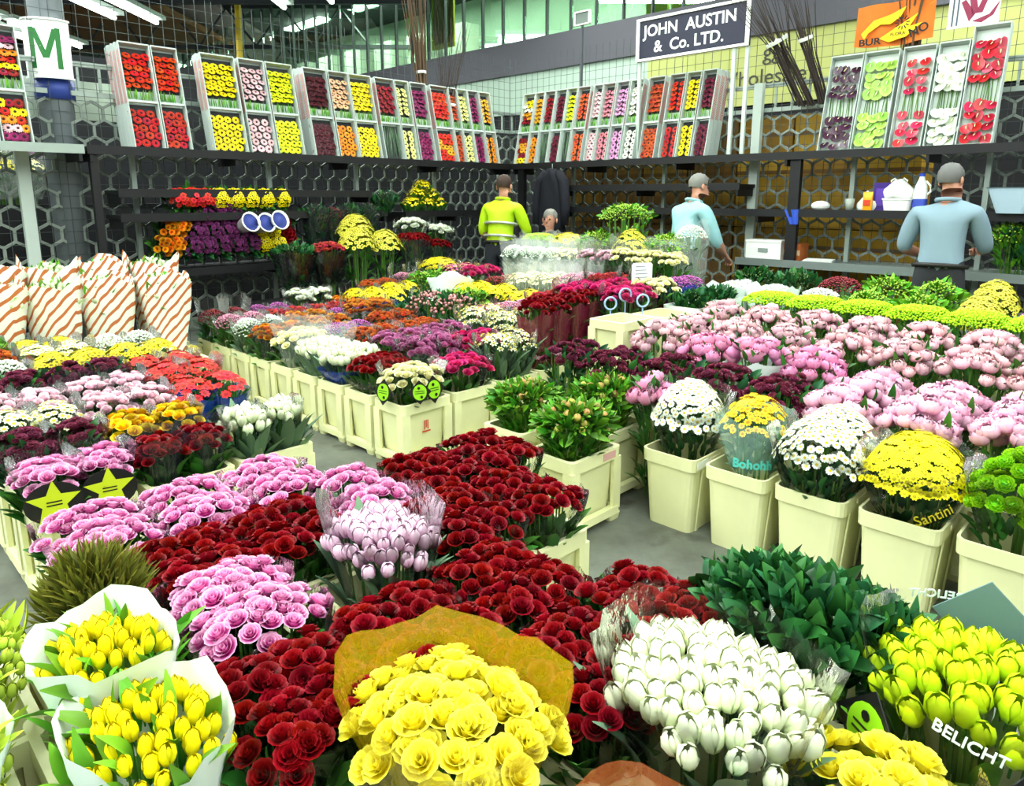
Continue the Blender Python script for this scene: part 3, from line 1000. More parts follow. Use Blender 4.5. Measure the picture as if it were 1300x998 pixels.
def spots(kd, rx, ry, rng, p=2.6):
    """hexagonal packing inside a rounded outline -> (x, y, rho)"""
    sp, out = kd['sp'], []
    ny = int(ry / (sp * .87)) + 1
    nx = int(rx / sp) + 2
    for j in range(-ny, ny + 1):
        for i in range(-nx, nx + 1):
            x = (i + .5 * (j % 2)) * sp + rng.uniform(-1, 1) * sp * kd['jit']
            y = j * sp * .87 + rng.uniform(-1, 1) * sp * kd['jit']
            rho = (abs(x / rx) ** p + abs(y / ry) ** p) ** (1 / p)
            if rho < 1:
                out.append((x, y, rho))
    return out


def bloom_xf(kd, rx, ry, rng):
    xs = []
    for x, y, rho in spots(kd, rx, ry, rng):
        z = kd['dome'] * (1 - rho ** 2) * 1.3 - kd['dome'] * .55 + rng.uniform(-1, 1) * kd['rad'] * .45
        z -= .03 * max(0, rho - .7) / .3
        az = math.atan2(y, x)
        xs.append(xform((x, y, z), az, kd['tilt'] * rho * 1.2 + rng.uniform(-.15, .15), kd['rad'] * rng.uniform(.88, 1.12), None, rng))
    return xs


def leaf_mesh(kd, rx, ry, H, var, zb):
    key = ('leaf', kd['key'], round(rx, 3), round(ry, 3), round(H, 2), var, round(zb, 2))
    if key in _cache:
        return _cache[key]
    rng = random.Random(hash(key[1]) % 1 + var * 17 + int(rx * 1000))
    xs = []
    for i in range(kd['nl']):
        a = rng.uniform(0, 2 * PI)
        qm = max(.3, min(.8, (zb + .02) / H))
        q = qm + (.97 - qm) * rng.random()
        k = rng.uniform(.72, 1) * (.62 + .36 * (q - qm) / (1 - qm))
        z = -H + H * q - kd['rad'] * 1.2 - .01
        ln = kd['ll'] * rng.uniform(.6, 1.1)
        xs.append(xform((rx * k * math.cos(a), ry * k * math.sin(a), z - ln * .55), a, rng.uniform(.05, .32 if kd['lp'] == 'blade' else .7), ln, a + PI / 2 + rng.uniform(-.5, .5), rng))
    for i in range(kd['top']):
        a = rng.uniform(0, 2 * PI)
        k = math.sqrt(rng.random()) * .95
        ln = kd['ll'] * rng.uniform(.6, 1.1)
        z = kd['dome'] * (1 - k * k) - ln * rng.uniform(.55, .85)
        xs.append(xform((rx * k * math.cos(a), ry * k * math.sin(a), z), a + rng.uniform(-.6, .6), rng.uniform(.0, .35) + kd['splay'] * k + (rng.uniform(0, .8) if kd['splay'] > .6 else 0), ln, rng.uniform(0, 6.28), rng))
    me = joined('leaves', PR[kd['lp']], xs, (kd['leaf'],)) if xs else None
    _cache[key] = me
    return me


def stem_mesh():
    if 'stem' not in _cache:
        rng = random.Random(3)
        mb = MB()
        for i in range(12):
            a, k = rng.uniform(0, 6.28), math.sqrt(rng.random())
            mb.tube([(.42 * k * math.cos(a), .42 * k * math.sin(a), 0), (.75 * k * math.cos(a), .75 * k * math.sin(a), .96)], .028, 4, 0, False)
        _cache['stem'] = mb.mesh('stems', (STEM,))
    return _cache['stem']


def wrap_mesh(m, var, flare=1.0):
    """crumpled sleeve, unit radius at the mouth, unit height"""
    key = ('wrap', m.name, var, flare)
    if key not in _cache:
        rng = random.Random(var * 31 + 5)
        n = 28
        ph = [rng.uniform(0, 6.28) for _ in range(6)]
        rings = []
        for j in range(7):
            q = j / 6
            r0 = .56 + (.44 * flare + .02) * q ** .8
            ring = []
            for k in range(n):
                a = 2 * PI * k / n
                sq = (abs(math.cos(a)) ** 2.8 + abs(math.sin(a)) ** 2.8) ** (-1 / 2.8)
                if m.name in ('orange_striped_paper', 'white_wrapping_paper'):
                    r0c = r0 * (1 + .07 * q * math.sin(3 * a + ph[5] + 2.5 * q) + .035 * math.sin(5 * a + ph[0] + 6 * q))
                else:
                    r0c = r0
                r = r0c * sq * (1 + .025 * math.sin(7 * a + ph[0] + 2 * q) + .02 * math.sin(13 * a + ph[1] - 3 * q))
                z = q
                if j == 6:
                    z += (.06 * abs(math.sin(2 * a + ph[1])) if m.name == 'orange_striped_paper' else 0) + .05 * math.sin(2 * a + ph[2]) + .035 * math.sin(5 * a + ph[3]) + .02 * math.sin(11 * a + ph[4])
                ring.append((r * math.cos(a), r * math.sin(a), z))
            rings.append(ring)
        _cache[key] = MB().loft(rings).mesh('wrapper', (m,), True)
    return _cache[key]


_n = [0]


def bunch(kd, label, group, x, y, z0, H, rx, ry, rot, wrap=None, over=.04, indiv=True, cards=(), cat='flower bunch', name=None, lean=(0, 0), zb=None):
    """a bunch standing on z0: stems, leaves, blooms whose tops are H above z0, a sleeve"""
    _n[0] += 1
    rng = random.Random(_n[0])
    name = name or kd['key'] + '_bunch'
    t = thing(name, label, cat, (x, y, z0), (lean[0], lean[1], rot), group)
    zb = .12 * H if zb is None else min(zb, H * .75)
    put('stems', stem_mesh(), t, None, None, (rx, ry, H))
    if kd['nl'] + kd['top']:
        lm = leaf_mesh(kd, rx, ry, H, _n[0] % 2, zb)
        o = put('leaves', lm, t, (0, 0, H))
        o['kind'] = 'stuff'
    if indiv:
        me = kd['proto'].mesh(kd['mats'])
        for M in bloom_xf(kd, rx, ry, rng):
            o = put('bloom', me, t)
            M.translation.z += H
            o.matrix_basis = M
    else:
        key = ('bl', kd['key'], round(rx, 3), round(ry, 3), _n[0] % 2)
        if key not in _cache:
            _cache[key] = joined('blooms', kd['proto'], bloom_xf(kd, rx, ry, random.Random(_n[0])), kd['mats'])
        o = put('blooms', _cache[key], t, (0, 0, H))
        o['kind'] = 'stuff'
    if wrap:
        wm = FILMS[wrap]
        put('wrapper', wrap_mesh(wm, _n[0] % 4), t, (0, 0, zb), None, (rx * 1.10, ry * 1.10, H + over - zb), label={'clear': 'clear cellophane sleeve', 'paper': 'white paper wrap', 'stripe': 'orange striped white paper', 'blue': 'blue printed sleeve', 'burgundy': 'burgundy printed sleeve', 'amber': 'amber translucent wrap'}.get(wrap, wrap + ' plastic sleeve'))
    for c in cards:
        card(t, rx * 1.10, ry * 1.10, H, rot, *c)
    return t


YST = mat('card_yellow', 'b9c818', .5)
GRC = mat('card_green', '8fd016', .5)
CARDK = mat('card_black', '101012', .4)


def card(t, rx, ry, H, rot, style, worldaz, zf, size):
    """a printed tag on the sleeve facing the world direction worldaz"""
    a = worldaz - rot
    sq = (abs(math.cos(a)) ** 2.8 + abs(math.sin(a)) ** 2.8) ** (-1 / 2.8)
    c = put('tag_card', None, t, (rx * sq * math.cos(a) * 1.05, ry * sq * math.sin(a) * 1.05, H * zf), (-.12, 0, a + PI / 2))
    s = size
    if style == 'star':
        ring = [(s * .62 * math.cos(PI / 10 * k), s * .5 * math.sin(PI / 10 * k)) for k in range(20)]
        MB().poly(ring, -.008, -.005).build('card_sheet', CARDK, c)
        st = []
        for k in range(10):
            r = s * (.58 if k % 2 == 0 else .26)
            st.append((r * math.sin(PI / 5 * k), r * math.cos(PI / 5 * k) * .95))
        MB().poly(st, -.011, -.009).build('star', YST, c)
        for dz in (-.06, .02):
            MB().box(-s * .16, s * .16, -.0125, -.0115, s * dz, s * dz + s * .03).build('printed_line', CARDK, c)
    else:
        col = GRC if style == 'green' else mat('card_grey', '6c8a8c', .5)
        MB().poly([(0, -s * .62), (s * .62, 0), (0, s * .62), (-s * .62, 0)], -.008, -.005).build('card_sheet', CARDK if style == 'green' else col, c)
        MB().poly([(s * .36 * math.cos(PI / 9 * k), s * .40 * math.sin(PI / 9 * k)) for k in range(18)], -.011, -.009).build('disc', GRC, c)
        for dx, dz in ((-.05, .22), (.08, -.24)):
            MB().poly([(s * (dx + .075 * math.cos(PI / 4 * k)), s * (dz + .075 * math.sin(PI / 4 * k))) for k in range(8)], -.0135, -.0115).build('dot', CARDK, c)
        for dz in (-.06, .04):
            MB().box(-s * .25, s * .25, -.0125, -.0115, s * dz, s * dz + s * .03).build('printed_line', CARDK, c)


# ------------------------------------------------------------------ buckets
def tub():
    out = [(.30, .22, 0), (.335, .255, .305), (.352, .272, .306), (.36, .28, .36), (.344, .264, .36), (.29, .21, .02)]
    body = MB().loft([rrect(w_, d_, .03, z) for w_, d_, z in (out[0], out[1])], 0, True, True)
    body.loft([rrect(.344, .264, .028, .355), rrect(.29, .21, .025, .02)][::1], 0, True, False, False)
    body.add(rrect(.29, .21, .025, .02), [tuple(range(16))])
    rim = MB().loft([rrect(w_, d_, .032, z) for w_, d_, z in ((.338, .258, .303), (.356, .276, .303), (.36, .28, .36), (.342, .262, .36), (.338, .258, .303))])
    ribs = []
    for x in (-.09, .09):
        for sy in (-1, 1):
            rb = MB()
            ribs.append(rb)
            rb.add([(x - .012, sy * .111, .0), (x + .012, sy * .111, .0), (x + .012, sy * .131, .303), (x - .012, sy * .131, .303), (x - .008, sy * .116, .0), (x + .008, sy * .116, .0), (x + .008, sy * .136, .303), (x - .008, sy * .136, .303)],
                     [(0, 1, 5, 4), (1, 2, 6, 5), (4, 5, 6, 7), (0, 4, 7, 3), (2, 3, 7, 6)])
    grips = [MB().box(-.045, .045, sy * .139 - .004, sy * .139 + .004, .325, .343).mesh('grip', (mat('pale_cream_plastic', 'f6f2d0', .5),)) for sy in (-1, 1)]
    return [('body', body.mesh('body', (CREAM,))), ('rim', rim.mesh('rim', (CREAM,))), *[('rib', r_.mesh('rib', (CREAM,))) for r_ in ribs], *[('grip', g_) for g_ in grips]]


def crate():
    body = MB().loft([rrect(.27, .19, .02, .02), rrect(.325, .245, .02, .33)], 0, True, True)
    body.loft([rrect(.318, .238, .02, .33), rrect(.262, .182, .02, .03)])
    body.add(rrect(.262, .182, .02, .03), [tuple(range(16))])
    rim = MB().loft([rrect(w_, d_, .028, z) for w_, d_, z in ((.325, .245, .305), (.36, .28, .305), (.36, .28, .36), (.318, .238, .36), (.318, .238, .33))])
    rim.loft([rrect(.322, .242, .02, .33), rrect(.318, .238, .02, .34)])
    post = MB()
    out = [(0, 0), (.055, 0), (.055, .018), (.03, .03), (.018, .055), (0, .055)]
    z0, z1 = .05, .31
    post.loft([[(-x, -y, z) for x, y in out] for z in (z0, z1)], 0, True, True, True)
    flange = MB().loft([rrect(w_, d_, .03, z) for w_, d_, z in ((.30, .22, .03), (.372, .292, .03), (.364, .284, .065), (.30, .22, .065), (.30, .22, .03))])
    foot = MB().loft([rrect(.075, .06, .015, 0), rrect(.085, .07, .015, .032)], 0, True, True, True)
    return body.mesh('body', (CREAM,)), rim.mesh('rim', (CREAM,)), post.mesh('corner_post', (CREAM,)), flange.mesh('base_flange', (CREAM,)), foot.mesh('foot', (CREAM,))


TUB, CRATE = tub(), crate()
LABELM = mat('pink_sticker', 'd8a8a0', .6)


def bucket(typ, label, group, x, y, z, rot, mark=None):
    t = thing('flower_bucket' if typ == 'A' else 'crate_bucket', label, 'bucket', (x, y, z), (0, 0, rot), group)
    if typ == 'A':
        for n_, me in TUB:
            put(n_, me, t)
    else:
        bd, rm, ps, fl, ft = CRATE
        put('body', bd, t); put('rim', rm, t); put('base_flange', fl, t)
        for sx, sy in ((1, 1), (-1, 1), (-1, -1), (1, -1)):
            # each post is the same L-section turned into its corner
            put('corner_post', ps, t, (sx * .179, sy * .139, 0), (0, 0, 0), (sx, sy, 1))
            put('foot', ft, t, (sx * .14, sy * .11, 0))
    if mark == 'logo':
        RED = mat('red_mark', 'c8402a', .6)
        for k in (-1, 0, 1):
            MB().box(k * .012 - .003, k * .012 + .003, -.122, -.120, .20 - .01 * abs(k), .245, 0, Matrix.Rotation(0, 4, 'Z')).build('printed_mark', RED, t)
        MB().box(-.03, .03, -.122, -.120, .175, .183).build('printed_mark', RED, t)
    if mark == 'sticker':
        MB().box(.04, .13, -.1425, -.1405, .315, .35).build('sticker', LABELM, t)
    if mark == 'white':
        MB().box(-.16, -.06, -.1425, -.1405, .315, .35).build('sticker', WHITE, t)
    return t


LONG = {0: ANG_R, 1: ANG_L}         # which way the long side runs
OFFS = {1: [(0, 0)], 2: [(-.09, 0), (.09, 0)], 4: [(-.085, -.065), (.085, -.065), (-.085, .065), (.085, .065)]}
SIZE = {1: (.185, .15), 2: (.105, .145), 4: (.100, .082)}
bucket_n = {}


def stand(a, b, kindkey, desc, h=.56, nb=1, o=1, typ='B', z=0, wrap='clear', over=.04, cards=(), size=None, indiv=None, mark=None, turn=0, grow=1.0):
    """a bucket at (a, b) with nb bunches in it; desc says which flowers they are"""
    kd = K[kindkey]
    x, y = AB(a, b)
    rot = LONG[o] + turn
    px = kd['rad'] * 2 * F / max(.5, y)
    if indiv is None:
        indiv = px > 9.5
    if typ:
        bucket(typ, 'cream plastic bucket under the ' + desc, 'buckets under the ' + desc, x, y, z, rot, mark)
    rx, ry = size or SIZE[nb]
    rx, ry = rx * grow, ry * grow
    made = []
    for dx, dy in OFFS[nb]:
        c, s = math.cos(rot), math.sin(rot)
        made.append(bunch(kd, 'bunch of ' + desc, 'bunches of ' + desc, x + dx * c - dy * s, y + dx * s + dy * c, z + .035, h - z - .035, rx, ry, rot, wrap, over, indiv, cards, zb=.30 if typ else .12 * h))
    return made, rx, ry, h - z - .035, rot
# ------------------------------------------------------------------ front block of roses
CAMAZ = -PI / 2
S = stand
# pink roses furthest up
for b_, d_ in ((-.56, 'pink roses behind the wiry heather'), (-.85, 'pink roses in the middle of the back rank'), (-1.14, 'pink roses at the aisle end of the back rank')):
    S(-2.33, b_, 'pink_rose', d_, .50, 2, 0, over=-.005)
# red and pink rank
S(-1.96, -.70, 'red_rose', 'red roses with a star tag beside the heather', .49, 4, 0, size=(.1, .085), over=-.005)
S(-1.96, -.99, 'red_rose', 'red roses in creased film before the pink rank', .49, 4, 0, size=(.1, .085), over=-.005)
S(-1.97, -1.28, 'pink_rose', 'pale edged pink roses tucked among the red roses', .52, 2, 0, size=(.095, .12), over=-.005)
S(-1.96, -1.58, 'red_rose', 'dark red roses facing the bucket of green tagged roses', .51, 4, 0, over=-.005)
S(-1.96, -1.87, 'red_rose', 'dark red roses nearest the green peony crate', .51, 4, 0, over=-.005)
# next rank
S(-1.61, -.68, 'pink_rose', 'full pink roses in front of the star tagged red roses', .52, 2, 0, size=(.12, .15), over=-.005)
S(-1.58, -1.08, 'lilac_tulip', 'pale lilac tulips in a clear sleeve', .57, 1, 0, wrap='clear', over=.10, size=(.17, .135))
S(-1.60, -1.40, 'red_rose', 'dark red roses behind the lilac tulips', .51, 4, 0, over=-.005)
S(-1.60, -1.70, 'red_rose', 'dark red roses on the aisle corner of the rose block', .50, 2, 0, mark='sticker', size=(.11, .14), over=-.005)
# front rank of red
for a_, b_, d_ in ((-1.23, -.62, 'deep red roses beside the paper wrapped tulips'), (-1.23, -.93, 'deep red roses below the full pink roses'), (-1.23, -1.24, 'deep red roses in front of the lilac tulips'), (-.86, -1.10, 'deep red roses between the amber wrap and white tulips'), (-.87, -1.40, 'deep red roses by the floor beside the ruscus')):
    S(a_, b_, 'red_rose', d_, .50, 4, 0, size=(.105, .088), over=-.005)
S(-.93, -.78, 'yellow_rose', 'big yellow roses in an amber wrap', .53, 1, 0, wrap='amber', over=.07, size=(.205, .17))
# the nearest bunches
S(-.60, -1.18, 'white_tulip', 'white tulips in clear film with an orange edge', .56, 1, 0, wrap='clear', over=.06, size=(.205, .18))
S(-.58, -1.60, 'ruscus', 'glossy dark green ruscus branches', .54, 1, 0, wrap='clear', over=-.16, size=(.24, .18))
LIME = S(-.21, -1.56, 'lime_tulip', 'lime yellow tulips in a lettered wrap', .56, 1, 0, wrap='clear', over=.07, size=(.20, .18), cards=(('green', -1.72, .88, .15), ('grey', .95, 1.0, .17), ('green', -2.95, .80, .15)))
S(-.30, -1.26, 'yellow_rose', 'yellow roses beside the lettered lime tulips', .46, 1, 0, wrap='clear', over=.03, size=(.15, .12))
S(-.52, -.88, 'red_rose', 'dark roses in an orange edged film before the white tulips', .42, 1, 0, wrap='orange', over=.03, size=(.15, .12))
S(-1.86, -.42, 'heather', 'dark wiry heather', .53, 1, 0, wrap=None, size=(.10, .09))
S(-1.84, -.12, 'green_tulip', 'yellow green unopened tulips before the heather', .53, 1, 0, wrap=None, size=(.19, .15))
S(-1.90, .18, 'green_tulip', 'yellow green unopened tulips at the block edge', .50, 1, 0, wrap=None, size=(.18, .13))
S(-1.56, -.36, 'yellow_tulip', 'yellow tulips in tall white paper', .56, 1, 0, wrap='paper', over=.03, size=(.145, .12), indiv=True)
S(-1.28, -.35, 'yellow_tulip', 'yellow tulips in low white paper', .54, 1, 0, wrap='paper', over=.02, size=(.155, .12), indiv=True)
S(-1.50, -.04, 'green_tulip', 'white paper wrapped green tulips by the yellow ones', .52, 1, 0, wrap='paper', over=.02, size=(.15, .12))

# ------------------------------------------------------------------ block before the striped paper lilies
S(-3.0, -.66, 'pink_rose', 'pink roses with big black and yellow star tags', .50, 2, 1, cards=(('star', -.95, .84, .15),), typ='B', size=(.105, .15))
S(-3.0, -1.05, 'red_rose', 'dark red roses in black sleeves', .50, 2, 1, wrap='smoke', typ='B', size=(.10, .13))
S(-3.03, -1.44, 'white_tulip', 'white tulips on the corner bucket facing the aisle', .52, 2, 1, typ='B', size=(.085, .11))
S(-3.32, -1.06, 'gold_rose', 'golden and orange roses behind the black sleeved red roses', .52, 2, 1)
S(-3.32, -.66, 'burgundy_mum', 'burgundy flowers behind the star tagged pink roses', .52, 2, 1)
S(-3.63, -1.05, 'pale_rose', 'blush pink roses behind the golden roses', .55, 2, 1)
S(-3.63, -1.43, 'scarlet', 'scarlet flowers in blue sleeves', .56, 2, 1, wrap='blue', over=-.06)
S(-3.63, -.66, 'cream_filler', 'peach and cream bunches at the block edge', .55, 2, 1)
S(-3.94, -1.43, 'scarlet', 'scarlet flowers in clear sleeves', .58, 2, 1)
S(-3.94, -1.05, 'pale_rose', 'pale pink roses before the dark patterned sleeves', .56, 2, 1)
S(-3.94, -.66, 'pale_rose', 'soft pink bunches by the patterned black sleeves', .55, 2, 1)
S(-4.25, -1.05, 'burgundy_mum', 'dark burgundy flowers in patterned black sleeves', .57, 2, 1, wrap='smoke')
S(-4.25, -1.43, 'scarlet', 'red flowers beside the yellow chrysanthemum band', .57, 2, 1)
S(-4.25, -.66, 'burgundy_mum', 'dark burgundy flowers in patterned black sleeves', .57, 2, 1, wrap='blackfilm', over=-.02)
for b_ in (-1.05, -1.43):
    S(-4.56, b_, 'yellow_mum', 'bright yellow chrysanthemums in a band across the block', .60, 2, 1, wrap=None)
S(-4.56, -.66, 'white_filler', 'white fluffy flowers beside the yellow band', .58, 2, 1)
S(-4.87, -1.43, 'white_filler', 'creamy white flowers behind the yellow band', .60, 2, 1)
S(-4.87, -1.05, 'cream_filler', 'cream flowers behind the yellow band', .60, 2, 1)
S(-4.87, -.66, 'coral_mix', 'coral flowers before the striped paper lilies', .60, 2, 1)
S(-5.18, -1.05, 'yellow_mum', 'yellow chrysanthemums under the striped paper lilies', .58, 2, 1)
S(-5.18, -.66, 'green_filler', 'green foliage under the striped paper lilies', .60, 2, 1)
# striped paper lilies, in buckets on a low stand
for a_, b_, tilt in ((-5.55, -1.55, 0), (-5.55, -1.22, .08), (-5.55, -.89, -.05), (-5.60, -.52, 0), (-5.88, -1.62, .05), (-5.88, -1.30, 0), (-5.88, -.95, 0), (-5.88, -.60, .1), (-5.5, -1.92, .1), (-5.85, -1.98, 0)):
    S(a_, b_, 'lily', 'white lilies in orange striped paper ' + ('before the rest' if a_ > -5.7 else 'by the honeycomb'), .86 if a_ > -5.7 else .95, 1, 1, z=0, wrap='stripe', over=.05, size=(.165, .15), turn=tilt)

# ------------------------------------------------------------------ central block of mixed flowers
def cell(i, j):
    return -3.19 - .31 * i, -2.43 - .38 * j


FIELD = {
    (0, 0): ('cream_rose', 'pale yellow roses with black and green tags', dict(nb=1, wrap='clear', over=.06, mark='logo', h=.51, cards=(('green', -.72, .84, .13), ('green', -1.15, .84, .11), ('green', -2.2, .84, .12)))),
    (1, 0): ('red_rose', 'red roses next to the green tagged yellow roses', dict(nb=1, h=.53, wrap='smoke', over=-.1)),
    (2, 0): ('white_tulip', 'white flowers in a blue sleeve', dict(nb=1, wrap='blue', over=-.09, h=.53)),
    (3, 0): ('white_tulip', 'white and yellow tulips in a yellow printed sleeve', dict(nb=1, wrap='milky', over=.12, h=.53)),
    (4, 0): ('cream_rose', 'cream flowers in tall clear film', dict(nb=1, wrap='milky', over=.10)),
    (5, 0): ('orange_rose', 'orange red flowers in a dark sleeve', dict(nb=2, wrap='smoke')),
    (6, 0): ('white_filler', 'white green flowers on the aisle edge', dict(nb=2)),
    (7, 0): ('pink_filler', 'pink and burgundy filler flowers on the aisle edge', dict(nb=2)),
    (8, 0): ('berry', 'burgundy berries in clear film on the aisle edge', dict(nb=2, over=.14)),
    (0, 1): ('hot_rose', 'hot pink roses in a clear sleeve', dict(nb=1, wrap='clear', over=.03, h=.51)),
    (1, 1): ('purple_mum', 'purple chrysanthemums behind the green tagged roses', dict(nb=2, h=.57)),
    (2, 1): ('purple_mum', 'purple chrysanthemums behind the green tagged roses', dict(nb=2, h=.57)),
    (3, 1): ('coral_mix', 'coral orange carnations behind the purple chrysanthemums', dict(nb=2, h=.57)),
    (4, 1): ('statice', 'lilac filler in a blue sleeve', dict(nb=2, wrap='blue', over=-.03)),
    (5, 1): ('flame_carnation', 'red and yellow flecked carnations', dict(nb=2, h=.57)),
    (6, 1): ('flame_carnation', 'red and yellow flecked carnations', dict(nb=2, h=.57)),
    (7, 1): ('red_carnation', 'rose red carnations behind the white aisle flowers', dict(nb=2)),
    (8, 1): ('statice', 'mauve statice by the black counter end', dict(nb=2)),
    (0, 2): ('narcissus', 'cream narcissi in black ringed sleeves', dict(nb=2, h=.60, wrap='clear')),
    (1, 2): ('hot_rose', 'bright pink roses beside the narcissi', dict(nb=2)),
    (2, 2): ('purple_mum', 'purple chrysanthemums behind the green tagged roses', dict(nb=2, h=.57)),
    (3, 2): ('coral_mix', 'coral orange carnations behind the purple chrysanthemums', dict(nb=2, h=.57)),
    (4, 2): ('coral_mix', 'coral orange carnations behind the purple chrysanthemums', dict(nb=2, h=.60)),
    (5, 2): ('flame_carnation', 'red and yellow flecked carnations', dict(nb=2, h=.66)),
    (6, 2): ('statice', 'mauve filler among the flecked carnations', dict(nb=2)),
    (7, 2): ('red_carnation', 'crimson carnations before the orange sleeves', dict(nb=2)),
    (8, 2): ('white_rose', 'white roses near the black counter', dict(nb=2, h=.66)),
    (0, 3): ('red_rose', 'red roses in tall burgundy sleeves', dict(nb=2, h=.78, wrap='burgundy', over=-.06, size=(.095, .115))),
    (1, 3): ('narcissus', 'pale narcissi behind the hot pink roses', dict(nb=2, h=.66)),
    (2, 3): ('narcissus', 'cream narcissi next to the dark pink buds', dict(nb=2, h=.66)),
    (3, 3): ('dark_buds', 'dark branches with pink buds', dict(nb=1, wrap=None, h=.70)),
    (4, 3): ('dark_buds', 'dark branches with pink buds', dict(nb=1, wrap=None, h=.70)),
    (5, 3): ('dark_green', 'dark green leafy bunches in yellow printed sleeves', dict(nb=2, wrap='blue', over=-.03)),
    (6, 3): ('yellow_mum', 'yellow flowers in blue sleeves', dict(nb=2, h=.68, wrap='blue', over=-.06)),
    (7, 3): ('yellow_mum', 'yellow flowers beside striped blue sleeves', dict(nb=2, h=.66)),
    (8, 3): ('orange_rose', 'orange flowers in blue striped sleeves', dict(nb=2, wrap='bluestripe', over=-.03)),
    (0, 4): ('red_rose', 'red roses in tall burgundy sleeves', dict(nb=2, h=.80, wrap='burgundy', over=-.06, size=(.095, .115))),
    (1, 4): ('red_rose', 'red roses in tall burgundy sleeves', dict(nb=2, h=.74, wrap='burgundy', over=-.06)),
    (2, 4): ('pink_filler', 'dusty pink filler behind the narcissi', dict(nb=2, h=.66)),
    (3, 4): ('magenta_mix', 'magenta flowers behind the pink buds', dict(nb=2, h=.60)),
    (4, 4): ('green_filler', 'light green foliage behind the pink buds', dict(nb=2, h=.66)),
    (5, 4): ('white_filler', 'white green filler beside the yellow band', dict(nb=2)),
    (6, 4): ('white_filler', 'white green filler in clear film', dict(nb=2, over=.12)),
    (7, 4): ('yellow_mum', 'yellow chrysanthemums in front of the clear film rolls', dict(nb=2, h=.68)),
    (8, 4): ('coral_mix', 'peach and coral flowers at the back', dict(nb=2, h=.68)),
    (0, 5): ('hot_rose', 'hot pink roses with blue ring handles', dict(nb=2, h=.84, wrap='clear', over=.03)),
    (1, 5): ('hot_rose', 'crimson pink roses behind the burgundy sleeves', dict(nb=2, h=.80)),
    (2, 5): ('red_carnation', 'raspberry carnations behind the burgundy sleeves', dict(nb=2, h=.70)),
    (3, 5): ('yellow_mum', 'golden yellow band of chrysanthemums', dict(nb=2, h=.68, wrap=None)),
    (4, 5): ('yellow_mum', 'golden yellow band of chrysanthemums', dict(nb=2, h=.70, wrap=None)),
    (5, 5): ('yellow_mum', 'golden yellow band of chrysanthemums', dict(nb=2, h=.70, wrap=None)),
    (6, 5): ('white_filler', 'white bunch wrapped in pale paper', dict(nb=1, wrap='paper', over=.02, h=.74)),
    (7, 5): ('green_filler', 'yellow green foliage beside the pale paper wrap', dict(nb=2, h=.72)),
    (8, 5): ('pink_filler', 'brown pink filler in clear film', dict(nb=2, over=.12, h=.72)),
    (0, 6): ('dark_green', 'dark leafy bunch behind the blue ring roses', dict(nb=2, h=.80)),
    (1, 6): ('red_carnation', 'raspberry flowers in tall clear film', dict(nb=2, h=.84, over=.14)),
    (2, 6): ('pink_filler', 'pink filler in tall milky film', dict(nb=2, h=.82, wrap='milky', over=.14)),
    (3, 6): ('cream_filler', 'cream bunches in milky film', dict(nb=2, h=.80, wrap='milky', over=.14)),
    (4, 6): ('cream_filler', 'cream bunches in milky film', dict(nb=2, h=.78, wrap='milky', over=.14)),
    (5, 6): ('berry', 'dark red berries among green leaves', dict(nb=2, h=.72)),
    (6, 6): ('hot_rose', 'magenta roses behind the pale paper wrap', dict(nb=2, h=.80)),
    (7, 6): ('magenta_mix', 'magenta daisies behind the pale paper wrap', dict(nb=2, h=.80)),
    (8, 6): ('yellow_mum', 'yellow dome of chrysanthemums below the dark red heap', dict(nb=1, h=.84, grow=1.2)),
}
for (i, j), (kk, desc, kw) in FIELD.items():
    a_, b_ = cell(i, j)
    got = S(a_, b_, kk, desc, o=1, **kw)
    if (i, j) == (0, 3):
        BURG = got

# raised stand at the back of the central block
o = thing('display_stand', 'low dark display stand carrying the rear flower buckets', 'stand', (*AB(-4.7, -5.46), 0), (0, 0, ANG_R))
MB().box(-.45, 1.6, -.20, .42, .30, .34).build('top', BLACKM, o)
for sx in (-.42, .55, 1.55):
    for sy in (-.16, .38):
        MB().box(sx - .025, sx + .025, sy - .025, sy + .025, 0, .30).build('leg', BLACKM, o)
BACK = [(-3.3, 'cream_rose', 'cream roses in barcode printed dark sleeves', dict(wrap='burgundy', over=-.16, h=1.0)), (-3.64, 'cream_rose', 'cream roses in barcode printed dark sleeves', dict(wrap='burgundy', over=-.16, h=1.0)),
        (-3.98, 'pale_rose', 'pink roses on the rear stand', dict(h=.98, over=.1)), (-4.32, 'cream_filler', 'yellow cream bunches on the rear stand', dict(h=.98, wrap='milky', over=.12)),
        (-4.66, 'white_filler', 'white bunches in milky film on the rear stand', dict(h=.96, wrap='milky', over=.12)), (-5.0, 'white_filler', 'white bunches in milky film on the rear stand', dict(h=.96, wrap='milky', over=.12)),
        ]
for a_, kk, desc, kw in BACK:
    S(a_, -5.22, kk, desc, nb=2, o=0, z=.34, **kw)
for k, (a_, kk, desc) in enumerate(((-3.45, 'green_filler', 'fresh green foliage before the man in the blue shirt'), (-3.85, 'lemon_mum', 'lemon chrysanthemums before the man in the blue shirt'), (-4.25, 'green_filler', 'pale green wrapped bunch behind the pink roses'), (-4.62, 'yellow_mum', 'yellow blooms among the milky bunches'), (-5.0, 'lime_foam', 'lime bunches in white film by the seated man')  )):
    S(a_, -5.51, kk, desc, nb=1, o=0, z=.34, h=1.10, wrap='milky', over=.02)

